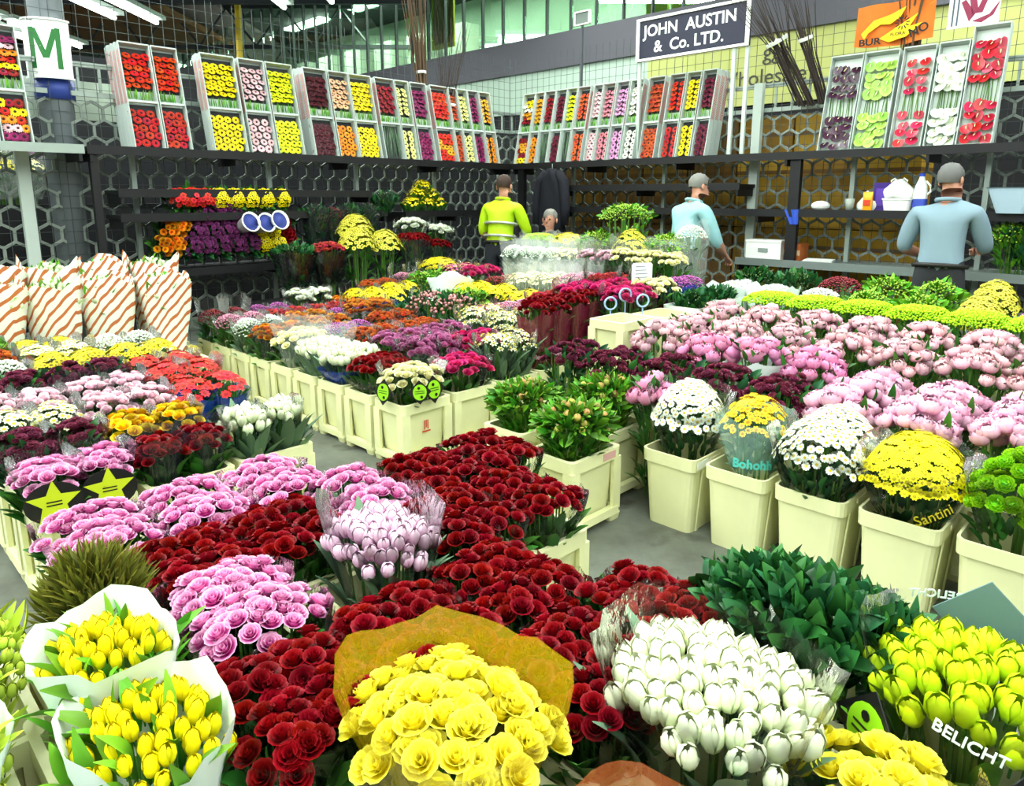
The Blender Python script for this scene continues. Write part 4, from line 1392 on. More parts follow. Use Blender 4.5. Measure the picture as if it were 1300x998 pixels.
# heaps along the rack near the corner, on a dark side bench
o = thing('side_bench', 'dark side bench carrying bunches below the corner shelf', 'bench', (*AB(-6.30, -4.55), 0), (0, 0, ANG_L))
MB().box(-1.5, 1.2, -.3, .3, .46, .5).build('top', BLACKM, o)
for sx in (-1.45, -.1, 1.15):
    for sy in (-.26, .26):
        MB().box(sx - .025, sx + .025, sy - .025, sy + .025, 0, .46).build('leg', BLACKM, o)
SIDE = [(-6.16, -3.35, 'dark_green', 'dark foliage in black film next to the yellow heap', 1.0, 'blackfilm', -.02), (-6.16, -3.70, 'red_carnation', 'dark red bunch in black film beside the yellow heap', 1.02, 'blackfilm', -.05),
        (-6.16, -4.05, 'lemon_mum', 'lemon chrysanthemums heaped below the corner shelf', 1.10, None, 0), (-6.16, -4.38, 'lemon_mum', 'lemon chrysanthemums heaped below the corner shelf', 1.06, None, 0), (-6.44, -4.22, 'lemon_mum', 'lemon chrysanthemums heaped below the corner shelf', 1.22, None, 0),
        (-6.16, -4.75, 'red_rose', 'very dark red heap below the yellow dome', 1.08, 'smoke', -.04), (-6.16, -5.06, 'red_rose', 'very dark red heap below the yellow dome', 1.0, 'smoke', -.04), (-6.44, -4.95, 'white_rose', 'large white hydrangea like heads in clear film', 1.22, 'clear', .03), (-6.46, -5.35, 'white_rose', 'large white hydrangea like heads in clear film', 1.14, 'clear', .03)]
for a_, b_, kk, desc, h, wr, ov in SIDE:
    S(a_, b_, kk, desc, h, 1, 1, z=.5, wrap=wr, over=ov, typ=None, grow=1.12 if kk == 'lemon_mum' else 1)

# ------------------------------------------------------------------ peony side
S(-1.98, -2.43, 'peony_bud', 'green peony buds in the crate on the aisle corner', .52, 1, 1, wrap=None, mark='sticker', size=(.18, .15))
S(-2.40, -2.55, 'peony_bud', 'green peony buds beside the narcissi', .52, 1, 1, wrap=None, size=(.17, .14))
S(-2.10, -2.83, 'peony_bud', 'green peony buds behind the aisle corner crate', .55, 1, 1, wrap=None, size=(.16, .14))
S(-1.83, -2.86, 'peony', 'pink peonies squeezed beside the white daisies', .60, 1, 1, wrap=None, size=(.12, .08), typ=None)
ROW = -2.83
S(-1.62, ROW, 'daisy', 'white daisies in a clear sleeve with a handle', .58, 1, 1, 'A', over=.06, mark='white', size=(.17, .165))
TEAL = S(-1.30, ROW, 'yellow_mini', 'golden mini chrysanthemums in a teal lettered sleeve', .60, 1, 1, 'A', wrap='teal', over=-.02, size=(.16, .13))
S(-.99, ROW, 'daisy', 'twin white daisies on the aisle row', .57, 2, 1, 'A', over=.01, size=(.125, .175))
SANT = S(-.67, ROW, 'santini', 'yellow daisies in a lettered dark sleeve', .56, 1, 1, 'A', over=.02, size=(.21, .18))
S(-.35, ROW, 'green_mum', 'green pompon chrysanthemums', .55, 1, 1, 'A', size=(.17, .15))
for a_ in (-2.62, -2.31, -2.0, -1.69, -1.38):
    S(a_, -3.24 + (.04 if a_ < -2.2 else 0), 'burgundy_mum', 'burgundy chrysanthemums in a long band', .60, 2, 1, wrap=None)
for a_ in (-1.07, -.76, -.45, -.14):
    S(a_, -3.24, 'peony_light', 'pale pink peonies packed behind the daisies', .62, 2, 1, wrap=None)
for a_ in (-1.07, -.76, -.45):
    S(a_, -3.62, 'peony_light', 'pale pink peonies packed behind the daisies', .60, 2, 1, wrap=None)
S(-2.31, -3.66, 'peony_pale', 'loose pink peonies in green leaves by the open crate', .70, 1, 1, wrap=None)
S(-2.0, -3.66, 'peony', 'rose pink peonies behind the burgundy band', .66, 1, 1, wrap=None)
S(-1.69, -3.66, 'peony', 'deep pink peonies beside a white paper wrap', .68, 1, 1, wrap='paper', over=-.06)
S(-1.38, -3.66, 'peony', 'mid pink peonies behind the burgundy band', .66, 1, 1, wrap=None)
for row, h in ((-4.04, .70), (-4.42, .74)):
    for k in range(8):
        a_ = -2.31 + .31 * k
        S(a_, row, 'peony_pale', 'blush peonies ' + ('touching the lime band' if row < -4.2 else 'behind the deep pink ones') + (' toward the green pompons' if k > 4 else ''), h, 1, 1, wrap=None)
for k in range(6):
    S(-2.15 + .31 * k, -4.80, 'lime_foam', 'lime green foam flowers in a long band', .82, 1, 1, wrap=None, size=(.21, .18))
S(-.28, -4.80, 'peony_light', 'pale peonies at the end of the lime band', .74, 1, 1, wrap=None)
REAR = [('white_filler', 'white bunches behind the lime band', 'paper'), ('white_filler', 'white bunches behind the lime band', 'paper'), ('white_filler', 'frothy white flowers behind the lime band', None), ('green_filler', 'mixed green foliage behind the lime band', None), ('green_filler', 'mixed green foliage behind the lime band', None), ('lemon_mum', 'yellow green bushy flowers behind the lime band', None), ('statice', 'violet bunch behind the lime band', None)]
for k, (kk, desc, wr) in enumerate(REAR):
    S(-2.62 + .33 * k, -5.16, kk, desc, .80, 1, 1, wrap=wr, over=.02)
REAR2 = [('dark_green', 'dark foliage nearest the grey worktop'), ('dark_green', 'dark foliage nearest the grey worktop'), ('berry', 'dark berries near the grey worktop'), ('green_filler', 'bright foliage in front of the grey shirted man'), ('green_filler', 'bright foliage in front of the grey shirted man'), ('lemon_mum', 'yellow green sprays in front of the grey shirted man'), ('berry', 'dark red sprays by the dark screen')]
for k, (kk, desc) in enumerate(REAR2):
    S(-2.62 + .33 * k, -5.54, kk, desc, .86, 1, 1, wrap=None)
S(-2.90, -4.14, 'hot_rose', 'hot pink roses with yellow stripe behind the open crate', .84, 2, 1)
S(-2.93, -4.50, 'cream_rose', 'cream roses in dark red sleeves beside white cartons', .86, 2, 1, wrap='burgundy', over=-.14)
S(-2.93, -4.90, 'statice', 'mauve flowers in navy sleeves', .84, 2, 1, wrap='blue', over=-.04)
# ------------------------------------------------------------------ gerbera and anthurium trays on the top shelves
KRAFT = mat('white_tray_card', 'b4c0ba', .7)
INNER = mat('tray_inside', '2a2c2e', .8)
PRINT = striped('red_side_print', 'd8d2c8', '8e1c30', 26, 'Z', .35, 6)
GC = {'red': ('7a0610', 'c81a14'), 'flame': ('a31408', 'e03a10'), 'yellow': ('d8b800', 'fbe60a'), 'lime': ('c0d000', 'ecf41a'), 'blush': ('c48a94', 'f0c8cc'), 'maroon': ('2a0410', '56101e'), 'peach': ('d88a5a', 'f2c49a'), 'orange': ('c85a08', 'f29a18'),
      'lemon': ('cfcf4a', 'f4f49a'), 'magenta': ('560a36', '8e1a5a'), 'crimson': ('560410', '9e0e1e'), 'rust': ('7a200a', 'c0481a'), 'gold': ('c06a08', 'f0b020'), 'rose': ('b04a5e', 'e08a98'), 'lilac': ('b0609a', 'e0a0cc'), 'white': ('d6dcb8', 'f6f8e8'), 'wine': ('3a0618', '6e1230'), 'coral': ('b02a14', 'e0602a')}
for c_, (b0, t0) in GC.items():
    P('gerbera_' + c_, b0, t0, .55, .2)
GDARK = P('gerbera_eye', '1e0a08', '2e1410', var=.1)
GLITE = P('gerbera_green_eye', '8a9a20', var=.1)
_tray = {}


def tray_parts(wd):
    if wd not in _tray:
        H_, D_ = .92, .085
        body = MB().box(-wd / 2, wd / 2, D_ - .008, D_, 0, H_)
        sides = [('side', MB().box(-wd / 2 - .006, -wd / 2, 0, D_, 0, H_)), ('side', MB().box(wd / 2, wd / 2 + .006, 0, D_, 0, H_)), ('end', MB().box(-wd / 2, wd / 2, 0, D_, 0, .012)), ('end', MB().box(-wd / 2, wd / 2, 0, D_, H_ - .012, H_))]
        cross = MB().box(-wd / 2, wd / 2, .01, .04, .405, .425)
        bed = MB().box(-wd / 2 + .003, wd / 2 - .003, D_ - .014, D_ - .009, .03, .40).mesh('bed', (INNER,))
        bed2 = MB().box(-wd / 2 + .003, wd / 2 - .003, D_ - .014, D_ - .009, .52, .89).mesh('bed', (INNER,))
        rng = random.Random(int(wd * 1000))
        xs = []
        for i in range(int(wd / .010)):
            x = -wd / 2 + .012 + (wd - .024) * rng.random()
            xs.append(Matrix.LocRotScale(Vector((x, rng.uniform(.02, .05), .425)), Euler((0, rng.uniform(-.2, .2), rng.uniform(-.5, .5))), Vector((.035, .035, rng.uniform(.07, .105)))))
        stems = joined('stems', PR['blade'], xs, (LEAFB,))
        xs = []
        for i in range(int(wd / .006)):
            x = -wd / 2 + .012 + (wd - .024) * rng.random()
            xs.append(Matrix.LocRotScale(Vector((x, rng.uniform(.03, .07), rng.uniform(.02, .06))), Euler((0, rng.uniform(-.12, .12), rng.uniform(-.5, .5))), Vector((.02, .02, rng.uniform(.34, .42)))))
        bare = joined('bare_stems', PR['blade'], xs, (LEAFG,))
        pr = MB().box(-.0012, 0, .012, D_ - .012, .40, .86).mesh('side_print', (PRINT,))
        _tray[wd] = dict(body=body.mesh('tray_back', (KRAFT,)), sides=[(n_, s_.mesh(n_, (KRAFT,))) for n_, s_ in sides], cross=cross.mesh('crossbar', (KRAFT,)), bed=bed, bed2=bed2, stems=stems, bare=bare, pr=pr)
    return _tray[wd]


def bed_xf(wd, z0, z1, r, up, rng):
    tight = .80 if up > .4 else 1
    out = []
    cols = max(1, int(round((wd - .01) / (r * 1.9))))
    dz = r * 1.75 * tight
    rows = int((z1 - z0) / dz)
    for j in range(rows):
        for i in range(cols):
            x = -wd / 2 + (i + .5 + (.25 if j % 2 else -.25) * (cols > 2)) * wd / cols
            x = max(-wd / 2 + r * .7, min(wd / 2 - r * .7, x))
            out.append(Matrix.LocRotScale(Vector((x, .045 + rng.uniform(-.006, .006), z0 + (j + .5) * dz)), Euler((PI / 2 - up + rng.uniform(-.15, .15), rng.uniform(-.15, .15), 0)) , Vector((r, r, r)) * rng.uniform(.95, 1.08)))
    return out


def tray(side, u0, u1, top, bot, desc, indiv=False, stack=0, eye=GDARK, lean=.22, wmin=.1):
    """one shallow flower tray leaning back on the top shelf; top/bot colours of the two beds, bot None = bare stems"""
    if side == 'L':
        ta, tb = t_left(u1), t_left(u0)
        loc = frame_left(B_WALL + (ta + tb) / 2, SH + .002, .0)
        rz = ANG_L
    else:
        ta, tb = t_right(u0), t_right(u1)
        loc = frame_right(A_WALL + (ta + tb) / 2, SH + .002, .0)
        rz = ANG_R
    wd = round(max(wmin, tb - ta - .012), 2)
    G = tray_parts(wd)
    sh = Vector((loc[0], loc[1], 0))
    yax = Vector((-math.sin(rz), math.cos(rz), 0))
    for k in range(stack, -1, -1):
        lab = ('white card tray of ' + desc) if k == 0 else ('spare tray stacked behind the ' + desc)
        t = thing('gerbera_tray', lab, 'tray', Vector(loc) + yax * (.012 + .092 * k), (-lean, 0, rz), None if k == 0 else 'spare trays stacked behind the ' + desc)
        put('tray_back', G['body'], t)
        for n_, me in G['sides']:
            put(n_, me, t)
        put('side_print', G['pr'], t, (-wd / 2 - .0065 if side == 'L' else wd / 2 + .0078, 0, 0), label='red printed tray side')
        if k:
            continue
        put('crossbar', G['cross'], t)
        put('bed', G['bed'], t)
        put('bed', G['bed2'], t)
        o = put('stems', G['stems'], t); o['kind'] = 'stuff'
        rng = random.Random(int(u0))
        if bot is None:
            o = put('bare_stems', G['bare'], t); o['kind'] = 'stuff'
        for col, z0, z1, up in ((top, .535, .885, .52), (bot, .03, .40, .15)):
            if col is None:
                continue
            cs = col if isinstance(col, tuple) else (col,)
            xs = bed_xf(wd, z0, z1, .037, up, rng)
            if indiv:
                n = len(xs)
                for q, M in enumerate(xs):
                    c_ = cs[int(q * len(cs) / n)]
                    o = put('bloom', PR['gerbera'].mesh((MATS['gerbera_' + c_], eye)), t)
                    o.matrix_basis = M
            else:
                n = len(xs)
                for q, c_ in enumerate(cs):
                    seg = xs[int(q * n / len(cs)):int((q + 1) * n / len(cs))]
                    if seg:
                        o = put('gerberas', joined('gerberas', PR['gerbera'], seg, (MATS['gerbera_' + c_], eye)), t)
                        o['kind'] = 'stuff'


MIX = ('magenta', 'blush', 'orange', 'flame', 'yellow', 'crimson')
tray('L', -44, 3, MIX, MIX[::-1], 'mixed bright gerberas in coloured rows beyond the M sign', True)
tray('L', 6, 46, MIX[::-1], MIX, 'striped rows of mixed gerberas beside the M sign', True)
tray('L', 174, 213, 'flame', 'red', 'red gerberas at the end of the shelf', True, 3)
tray('L', 215, 247, 'flame', 'red', 'scarlet gerberas next to the end stack', True)
tray('L', 276, 318, 'yellow', 'yellow', 'yellow gerberas with dark eyes', True, 1)
tray('L', 323, 355, 'blush', 'blush', 'blush pink gerberas', True, 1)
tray('L', 357, 390, 'lime', 'lime', 'lime yellow gerberas', True)
tray('L', 404, 433, 'maroon', 'maroon', 'dark maroon gerberas', False, 2)
tray('L', 435, 460, 'peach', 'orange', 'peach above orange gerberas')
tray('L', 461, 488, 'yellow', 'yellow', 'golden yellow gerberas beside the peach tray')
tray('L', 493, 517, 'crimson', None, 'crimson gerberas above bare stems', False, 2)
tray('L', 518, 535, 'lemon', 'lemon', 'pale lemon gerberas')
tray('L', 537, 557, 'magenta', 'magenta', 'magenta gerberas beside the lemon tray')
tray('L', 562, 584, 'flame', ('flame', 'gold', 'flame'), 'flame red gerberas with orange ones', False, 2)
tray('L', 585, 595, 'rust', 'rust', 'rust gerberas in a narrow tray')
tray('L', 596, 608, 'lemon', 'lemon', 'bright lemon gerberas in a narrow tray')
tray('L', 609, 622, 'magenta', 'magenta', 'purple gerberas in a narrow tray')
tray('L', 623, 637, 'gold', 'orange', 'gold and orange gerberas in the rack corner')
tray('R', 651, 665, ('crimson', 'gold', 'white', 'yellow'), ('yellow', 'crimson', 'gold', 'crimson'), 'mixed gerberas in the rack corner')
tray('R', 666, 677, 'gold', 'orange', 'amber gerberas in a narrow tray')
tray('R', 678, 691, 'crimson', None, 'crimson gerberas over white bare stems')
tray('R', 692, 705, 'wine', 'wine', 'wine dark gerberas')
tray('R', 706, 718, 'lime', None, 'lime gerberas over bare stems')
tray('R', 719, 735, 'coral', 'coral', 'coral red gerberas', False, 1)
tray('R', 739, 750, 'blush', 'blush', 'pale blush gerberas in a narrow tray')
tray('R', 751, 766, 'rose', 'rose', 'rose pink gerberas')
tray('R', 768, 783, 'lilac', 'lilac', 'lilac pink gerberas')
tray('R', 785, 801, 'white', 'white', 'white gerberas with dark eyes', False, 1)
tray('R', 808, 828, 'rust', 'rust', 'rust orange gerberas', False, 1)
tray('R', 834, 853, 'flame', 'red', 'bright red gerberas beside the yellow tray')
tray('R', 855, 873, 'yellow', 'yellow', 'yellow gerberas under the navy sign')
tray('R', 875, 893, 'wine', 'wine', 'wine red gerberas at the tray row end', False, 2)

# anthuriums: large glossy heads, each a part
SPADIX = P('spadix', 'e8e0b0', 'f0e8a0', var=.1)
ANTH = {'purple': ('2a1626', '4a2a40'), 'green': ('6fae2a', 'b4e06a'), 'red': ('a80a26', 'd03a50'), 'white': ('cfe0c0', 'eef6e4'), 'cherry': ('8e0a1e', 'c83044')}
for c_, (b0, t0) in ANTH.items():
    P('anthurium_' + c_, b0, t0, .22, .25)
for u0, u1, c_, desc in ((1037, 1077, 'purple', 'dark purple anthuriums in clear film'), (1079, 1122, 'green', 'lime green anthuriums'), (1127, 1168, 'red', 'rose red anthuriums between green and white'), (1171, 1210, 'white', 'white anthuriums with pale stems'), (1212, 1258, 'cherry', 'cherry red anthuriums in the tall end tray')):
    ta, tb = t_right(u0), t_right(u1)
    wd = round(tb - ta - .012, 2)
    G = tray_parts(wd)
    t = thing('anthurium_tray', 'pale card tray of ' + desc, 'tray', frame_right(A_WALL + (ta + tb) / 2, SH + .002, -.012), (-.22, 0, ANG_R))
    sc = 1.06 if c_ == 'cherry' else .95
    t.scale = (1, 1, sc)
    put('tray_back', G['body'], t)
    for n_, me in G['sides']:
        put(n_, me, t)
    MB().box(-wd / 2 + .003, wd / 2 - .003, .07, .076, .015, .90).build('tissue', mat('tray_tissue', 'cfdad2', .7), t)
    rng = random.Random(u0)
    me = PR['anthurium'].mesh((MATS['anthurium_' + c_], SPADIX))
    ncol = 3 if c_ != 'red' else 2
    for z_ in ([.07, .15, .23, .31] + [.54, .62, .70, .79]):
        for i in range(ncol):
            x = (-.5 + (i + .5) / ncol) * (wd - .03) + rng.uniform(-.012, .012)
            o = put('bloom', me, t)
            o.matrix_basis = Matrix.LocRotScale(Vector((x, .03 + rng.uniform(-.015, .012), z_ + rng.uniform(-.015, .015))), Euler((PI / 2 - .2 + rng.uniform(-.35, .35), rng.uniform(-.4, .4), rng.uniform(-.3, .3))), Vector((1, 1, 1)) * (.064 if c_ in ('green', 'white') else .056) * rng.uniform(.85, 1.1))
    for i in range(9):
        x = (-.5 + (i + .5) / 9) * (wd - .05)
        MB().tube([(x, .06, .28), (x + rng.uniform(-.02, .02), .055, .56)], .004, 4).build('stem', STEM, t)

# ------------------------------------------------------------------ goods on the shelves by the M sign
def lying(u, z, kk, desc, r=.095, H=.40, side='L', wrap=None, tilt=1.25, off=.42, over=0.0, indiv=False):
    """a bunch laid on a shelf, heads to the room"""
    if side == 'L':
        x, y, _ = frame_left(B_WALL + t_left(u, z), 0, off); rz = ANG_L
    else:
        x, y, _ = frame_right(A_WALL + t_right(u, z), 0, off); rz = ANG_R
    return bunch(K[kk], 'bunch of ' + desc, 'bunches of ' + desc, x, y, z, H, r, r, rz, wrap, over, indiv, (), lean=(tilt, 0))


for u in (234, 250, 265):
    lying(u, 1.425, 'scarlet', 'red gerberas on the shelf by the M sign', .092, .26, off=.26, tilt=1.3)
for u in (284, 303, 322, 341, 362):
    lying(u, 1.425, 'yellow_mum', 'yellow chrysanthemums on the shelf by the M sign', .095, .26, off=.26, tilt=1.3)
for row, us in enumerate(((250, 268, 287, 306, 324), (258, 277, 296, 314), (268, 287, 305), (280, 296))):
    for u in us:
        lying(u, .94 + .125 * row, 'plum_mum', 'plum chrysanthemums heaped on the black counter', .088, .42, off=.40 + .02 * row)
for u, z in ((341, .93), (360, .92), (336, 1.06), (352, 1.05)):
    lying(u, z, 'yellow_mum', 'yellow chrysanthemums laid beside the plum heap', .085, .40)
for u, z in ((372, 1.0), (366, 1.14)):
    lying(u, z, 'red_rose', 'dark red roses laid by the white tubs', .08, .38)
for u, z in ((216, .95), (232, .95), (224, 1.10), (238, 1.12)):
    lying(u, z, 'orange_rose', 'orange roses with green leaves at the counter end', .08, .40, wrap='clear')
tubw = MB().lathe([(.055, 0), (.09, .19), (.098, .19), (.098, .20), (.086, .20), (.052, .01)], 20)
tubw = tubw.mesh('tub_shell', (WHITE,), True)
inn = MB().lathe([(.0501, .015), (.083, .17), (.0832, .18)], 20).mesh('tub_lining', (mat('blue_lining', '2a3a8a', .6),), True)
for u, z in ((309, 1.20), (329, 1.19), (346, 1.21)):
    x, y, _ = frame_left(B_WALL + t_left(u, z), 0, .06)
    t = thing('white_tub', 'white round tub with blue inside lying on the chrysanthemums', 'tub', (x, y, z), (1.25, 0, ANG_L + .15), 'white tubs on the heap')
    put('tub_shell', tubw, t)
    put('tub_lining', inn, t, label='dark blue inside')
# corner shelf: yellow dome and filmed foliage
for u, r, kk, desc in ((545, .17, 'yellow_mum', 'yellow chrysanthemums in a dome on the corner shelf'),):
    for du, dz, dy in ((-16, 0, .10), (2, .0, .10), (18, 0, .12), (-6, .11, .14), (10, .11, .14), (2, .2, .16)):
        x, y, _ = frame_left(B_WALL + t_left(u + du, 1.45), 0, dy)
        bunch(K[kk], 'bunch of ' + desc, desc, x, y, 1.322 + dz, .13, .115, .115, ANG_L, None, 0, False)
for u in (405, 425, 447, 470, 492):
    x, y, _ = frame_left(B_WALL + t_left(u, 1.3), 0, .06)
    bunch(K['dark_green' if u != 425 else 'berry'], 'bunch of dark foliage in grey film beneath the gerbera shelf', 'filmed foliage beneath the gerbera shelf', x, y, .842 if u < 480 else 1.322, .50 if u < 480 else .16, .13, .13, ANG_L, 'smoke', .06, False)
for k, u in enumerate((60, 78, 96, 116, 132, 20)):      # the neighbour's stock behind the honeycomb
    x, y, _ = frame_left(B_WALL + t_left(u, 1.9) + .2, 0, 1.7)
    kk = ('hot_rose', 'white_filler', 'yellow_mum', 'statice', 'cream_filler', 'pale_rose')[k]
    bunch(K[kk], 'bunch of %s flowers seen through the honeycomb beside the M sign' % ('pink', 'white', 'yellow', 'mauve', 'cream', 'blush')[k], "neighbour's bunches", x, y, 1.42, .55 if k % 2 else .4, .15, .15, 0, 'milky', .05, False)
o = MB().box(-1.3, 2.2, -.25, .25, -.05, 0).build('neighbour_shelf', BLACKM, None, loc=frame_left(B_WALL + t_left(90) + .2, 1.42, 1.7), rot=(0, 0, ANG_L))
tag(o, 'dark shelf of the next stall behind the honeycomb', 'shelf')

# ------------------------------------------------------------------ goods on the rack under the navy sign
def on_right(u, z, off=.14):
    return frame_right(A_WALL + t_right(u, z), z, off)


SZ = 1.367
t = thing('milk_bottle', 'white plastic milk bottle with blue label and lid', 'bottle', on_right(1160, SZ), (0, 0, ANG_R))
MB().loft([rrect(.10, .08, .02, 0), rrect(.105, .085, .022, .15), rrect(.09, .07, .03, .22), rrect(.045, .045, .02, .28), rrect(.04, .04, .018, .30)], 0, True, True, True).build('bottle_body', WHITE, t, True)
MB().lathe([(.024, .30), (.024, .325), (.0, .325)], 12).build('lid', mat('blue_lid', '2f49c0', .4), t)
MB().loft([rrect(.108, .088, .022, .04), rrect(.1085, .0885, .022, .11)]).build('label', mat('blue_label', '3a50b8', .5), t)
MB().tube([(.045, 0, .14), (.075, 0, .17), (.07, 0, .22), (.035, 0, .26)], .009, 6).build('handle', WHITE, t)
t = thing('plastic_tub', 'low white plastic tub under a white carrier bag', 'tub', on_right(1133, SZ), (0, 0, ANG_R))
MB().loft([rrect(.20, .15, .03, 0), rrect(.23, .17, .03, .10)], 0, True, True).build('tub_body', WHITE, t)
MB().loft([rrect(.24, .18, .03, .10), rrect(.24, .18, .03, .115)], 0, True, True, True).build('tub_lid', WHITE, t)


def bag(name, label, loc, r, h, m, seed):
    rng = random.Random(seed)
    rings = []
    ph = [rng.uniform(0, 6) for _ in range(4)]
    for j in range(7):
        q = j / 6
        rr = r * (1.0 - .15 * (1 - q) ** 2 - .75 * max(0, q - .45) / .55)
        rings.append([(rr * (1 + .12 * math.sin(3 * a + ph[0] + 2 * q) + .07 * math.sin(7 * a + ph[1] - 3 * q)) * math.cos(a), .75 * rr * (1 + .12 * math.sin(4 * a + ph[2])) * math.sin(a), h * q + .015 * math.sin(5 * a) * q) for a in [2 * PI * k / 20 for k in range(20)]])
    t = thing(name, label, 'bag', loc, (0, 0, ANG_R))
    MB().loft(rings, 0, True, True, True).build('bag_body', m, t, True)
    for s in (-1, 1):
        MB().tube([(s * r * .12, 0, h * .95), (s * r * .3, 0, h * 1.12), (s * r * .5, 0, h * 1.0), (s * r * .45, 0, h * .8)], .008, 5).build('bag_handle', m, t)


bag('carrier_bag', 'crumpled white carrier bag on the plastic tub', on_right(1133, SZ + .117, .14), .13, .15, WHITE, 4)
bag('snack_bag', 'white carrier bag showing yellow packets beside a purple box', on_right(1097, SZ, .14), .11, .16, mat('white_bag_film', 'e8ece4', .4), 9)
t = thing('snack_packet', 'yellow and orange packet in front of the white bag', 'packet', on_right(1099, SZ, .03), (0, 0, ANG_R))
MB().loft([rrect(.08, .02, .008, .0), rrect(.08, .045, .015, .06), rrect(.08, .04, .015, .12), rrect(.085, .006, .003, .17)], 0, True, True, True).build('packet_body', mat('packet_yellow', 'f0a818', .4), t)
MB().box(-.03, .03, -.024, -.0225, .05, .10).build('packet_print', mat('packet_red', 'c83a1a', .5), t)
t = thing('purple_box', 'tall purple box between the bags and milk', 'box', on_right(1112, SZ, .14), (0, 0, ANG_R + .2))
MB().box(-.07, .07, -.05, .05, 0, .25).build('box_body', mat('purple_card', '3a1f7a', .4), t)
MB().box(-.05, .05, -.052, -.0505, .05, .20).build('box_print', mat('purple_print', '5a3aa8', .4), t)
t = thing('paper_cup', 'small grey cup on the shelf above the worktop', 'cup', on_right(1074, SZ, .08))
MB().lathe([(.03, 0), (.04, .11), (.036, .11), (.027, .01)], 14).build('cup_body', mat('grey_cup', '9aa39a', .6), t, True)
t = thing('tissue_wad', 'crumpled white tissue on the shelf', 'tissue', on_right(1037, SZ, .08))
rg = random.Random(2)
MB().ball((0, 0, .045), .06, 12, 0, (1.5, .8, .75)).build('wad', WHITE, t)
t = thing('blue_cloth', 'blue cloth hanging over the shelf edge', 'cloth', on_right(1006, SZ, .0), (0, 0, ANG_R))
MB().grid(lambda s, q: (s * .07 * (1 - .5 * q) + .03 * q, -.016 - .01 * math.sin(4 * s), .008 - .14 * q), 6, 4).grid(lambda s, q: (s * .14, -.016 + .2 * q, .006), 2, 1).build('cloth_sheet', mat('blue_cloth', '2a4fb8', .7), t)
WZ = .882
t = thing('white_carton', 'white carton with lid on the grey worktop', 'carton', on_right(966, WZ, .15), (0, 0, ANG_R))
MB().box(-.18, .18, -.12, .12, 0, .17).build('carton_body', WHITE, t)
MB().box(-.185, .185, -.125, .125, .17, .19).build('carton_lid', WHITE, t)
MB().box(-.05, .05, -.126, -.1205, .07, .11).build('carton_slot', mat('carton_grey', '8a9690', .6), t)
t = thing('orange_carton', 'orange brown carton beside the white carton', 'carton', on_right(995, WZ, .2), (0, 0, ANG_R))
MB().box(-.11, .11, -.10, .10, 0, .16).build('carton_body', mat('orange_card', 'b4602a', .6), t)
MB().box(-.11, .11, -.102, -.1005, .05, .10).build('carton_band', mat('pale_card', 'd8b48a', .6), t)
t = thing('newspaper', 'folded newspaper lying on the grey worktop', 'newspaper', on_right(1032, WZ, .12), (0, 0, ANG_R + .2))
for k in range(4):
    MB().box(-.14 + .01 * k, .14, -.10, .09, .007 * k, .007 * k + .005).build('sheet', WHITE, t)
t = thing('pale_basin', 'pale blue plastic basin at the shelf end by the dark screen', 'basin', on_right(1284, SZ, .02), (0, 0, ANG_R))
MB().loft([rrect(.20, .16, .04, 0), rrect(.34, .26, .05, .20), rrect(.36, .28, .05, .20), rrect(.33, .25, .05, .19), rrect(.19, .15, .04, .01)], 0, True, True, True).build('basin_body', mat('pale_blue_plastic', 'b4cede', .5), t)
for u, kk in ((1276, 'green_filler'), (1300, 'dark_green')):
    x, y, _ = on_right(u, .9, .1)
    bunch(K[kk], 'bunch of %s foliage on the worktop below the pale basin' % ('bright' if u < 1290 else 'dark'), 'foliage below the pale basin', x, y, WZ, .34, .15, .13, ANG_R, None, 0, False)

# stacked empty crates and white paper lined boxes in the flower field
for a_, b_, lab in ((-2.68, -3.76, 'beside the loose peonies'), (-2.60, -4.12, 'behind the loose peonies'), (-5.2, -1.86, 'beside the striped paper lilies')):
    x, y = AB(a_, b_)
    bucket('B', 'empty cream crate bucket ' + ('standing ' if a_ < -5 else 'under another ') + lab, None, x, y, 0, ANG_L)
    if a_ > -5:
        bucket('B', 'empty cream crate bucket stacked ' + lab, None, x, y, .361, ANG_L)
for k, (a_, b_) in enumerate(((-2.60, -4.50), (-2.60, -4.86), (-2.28, -4.84))):
    x, y = AB(a_, b_)
    if k == 2:
        continue
    t = thing('paper_box', 'tall white paper lined box beside the lime band', 'box', (x, y, 0), (0, 0, ANG_L), 'white paper lined boxes')
    MB().loft([rrect(.30, .26, .02, 0), rrect(.33, .28, .02, .70), rrect(.34, .29, .03, .74 + .02 * k), rrect(.31, .27, .02, .70), rrect(.28, .24, .02, .5)], 0, True, True, True).build('box_body', FILMS['paper'], t)
    bunch(K['dark_green'], 'bunch of dark foliage in the white paper lined box', 'foliage in the white boxes', x, y, .505, .27, .12, .10, ANG_L, None, 0, False)
# price card on a stake and blue ring handles
x, y = AB(-3.12, -4.62)
t = thing('price_card', 'white handwritten card on a stake among the roses', 'card', (x, y, .0), (0, 0, .35))
MB().tube([(0, .01, 0), (0, .01, .86)], .006, 6).build('stake', STEM, t)
MB().poly([(s * .09 * c, .92 + .075 * d) for s, c, d in ((-1, .85, -1), (1, .85, -1), (1, 1, -.8), (1, 1, .8), (1, .85, 1), (-1, .85, 1), (-1, 1, .8), (-1, 1, -.8))], -.004, 0).build('card_sheet', WHITE, t)
for k in range(4):
    MB().box(-.06, .055 - .01 * k, -.006, -.0045, .88 + .028 * k, .884 + .028 * k).build('written_line', mat('blue_ink', '3a5a8a', .6), t)


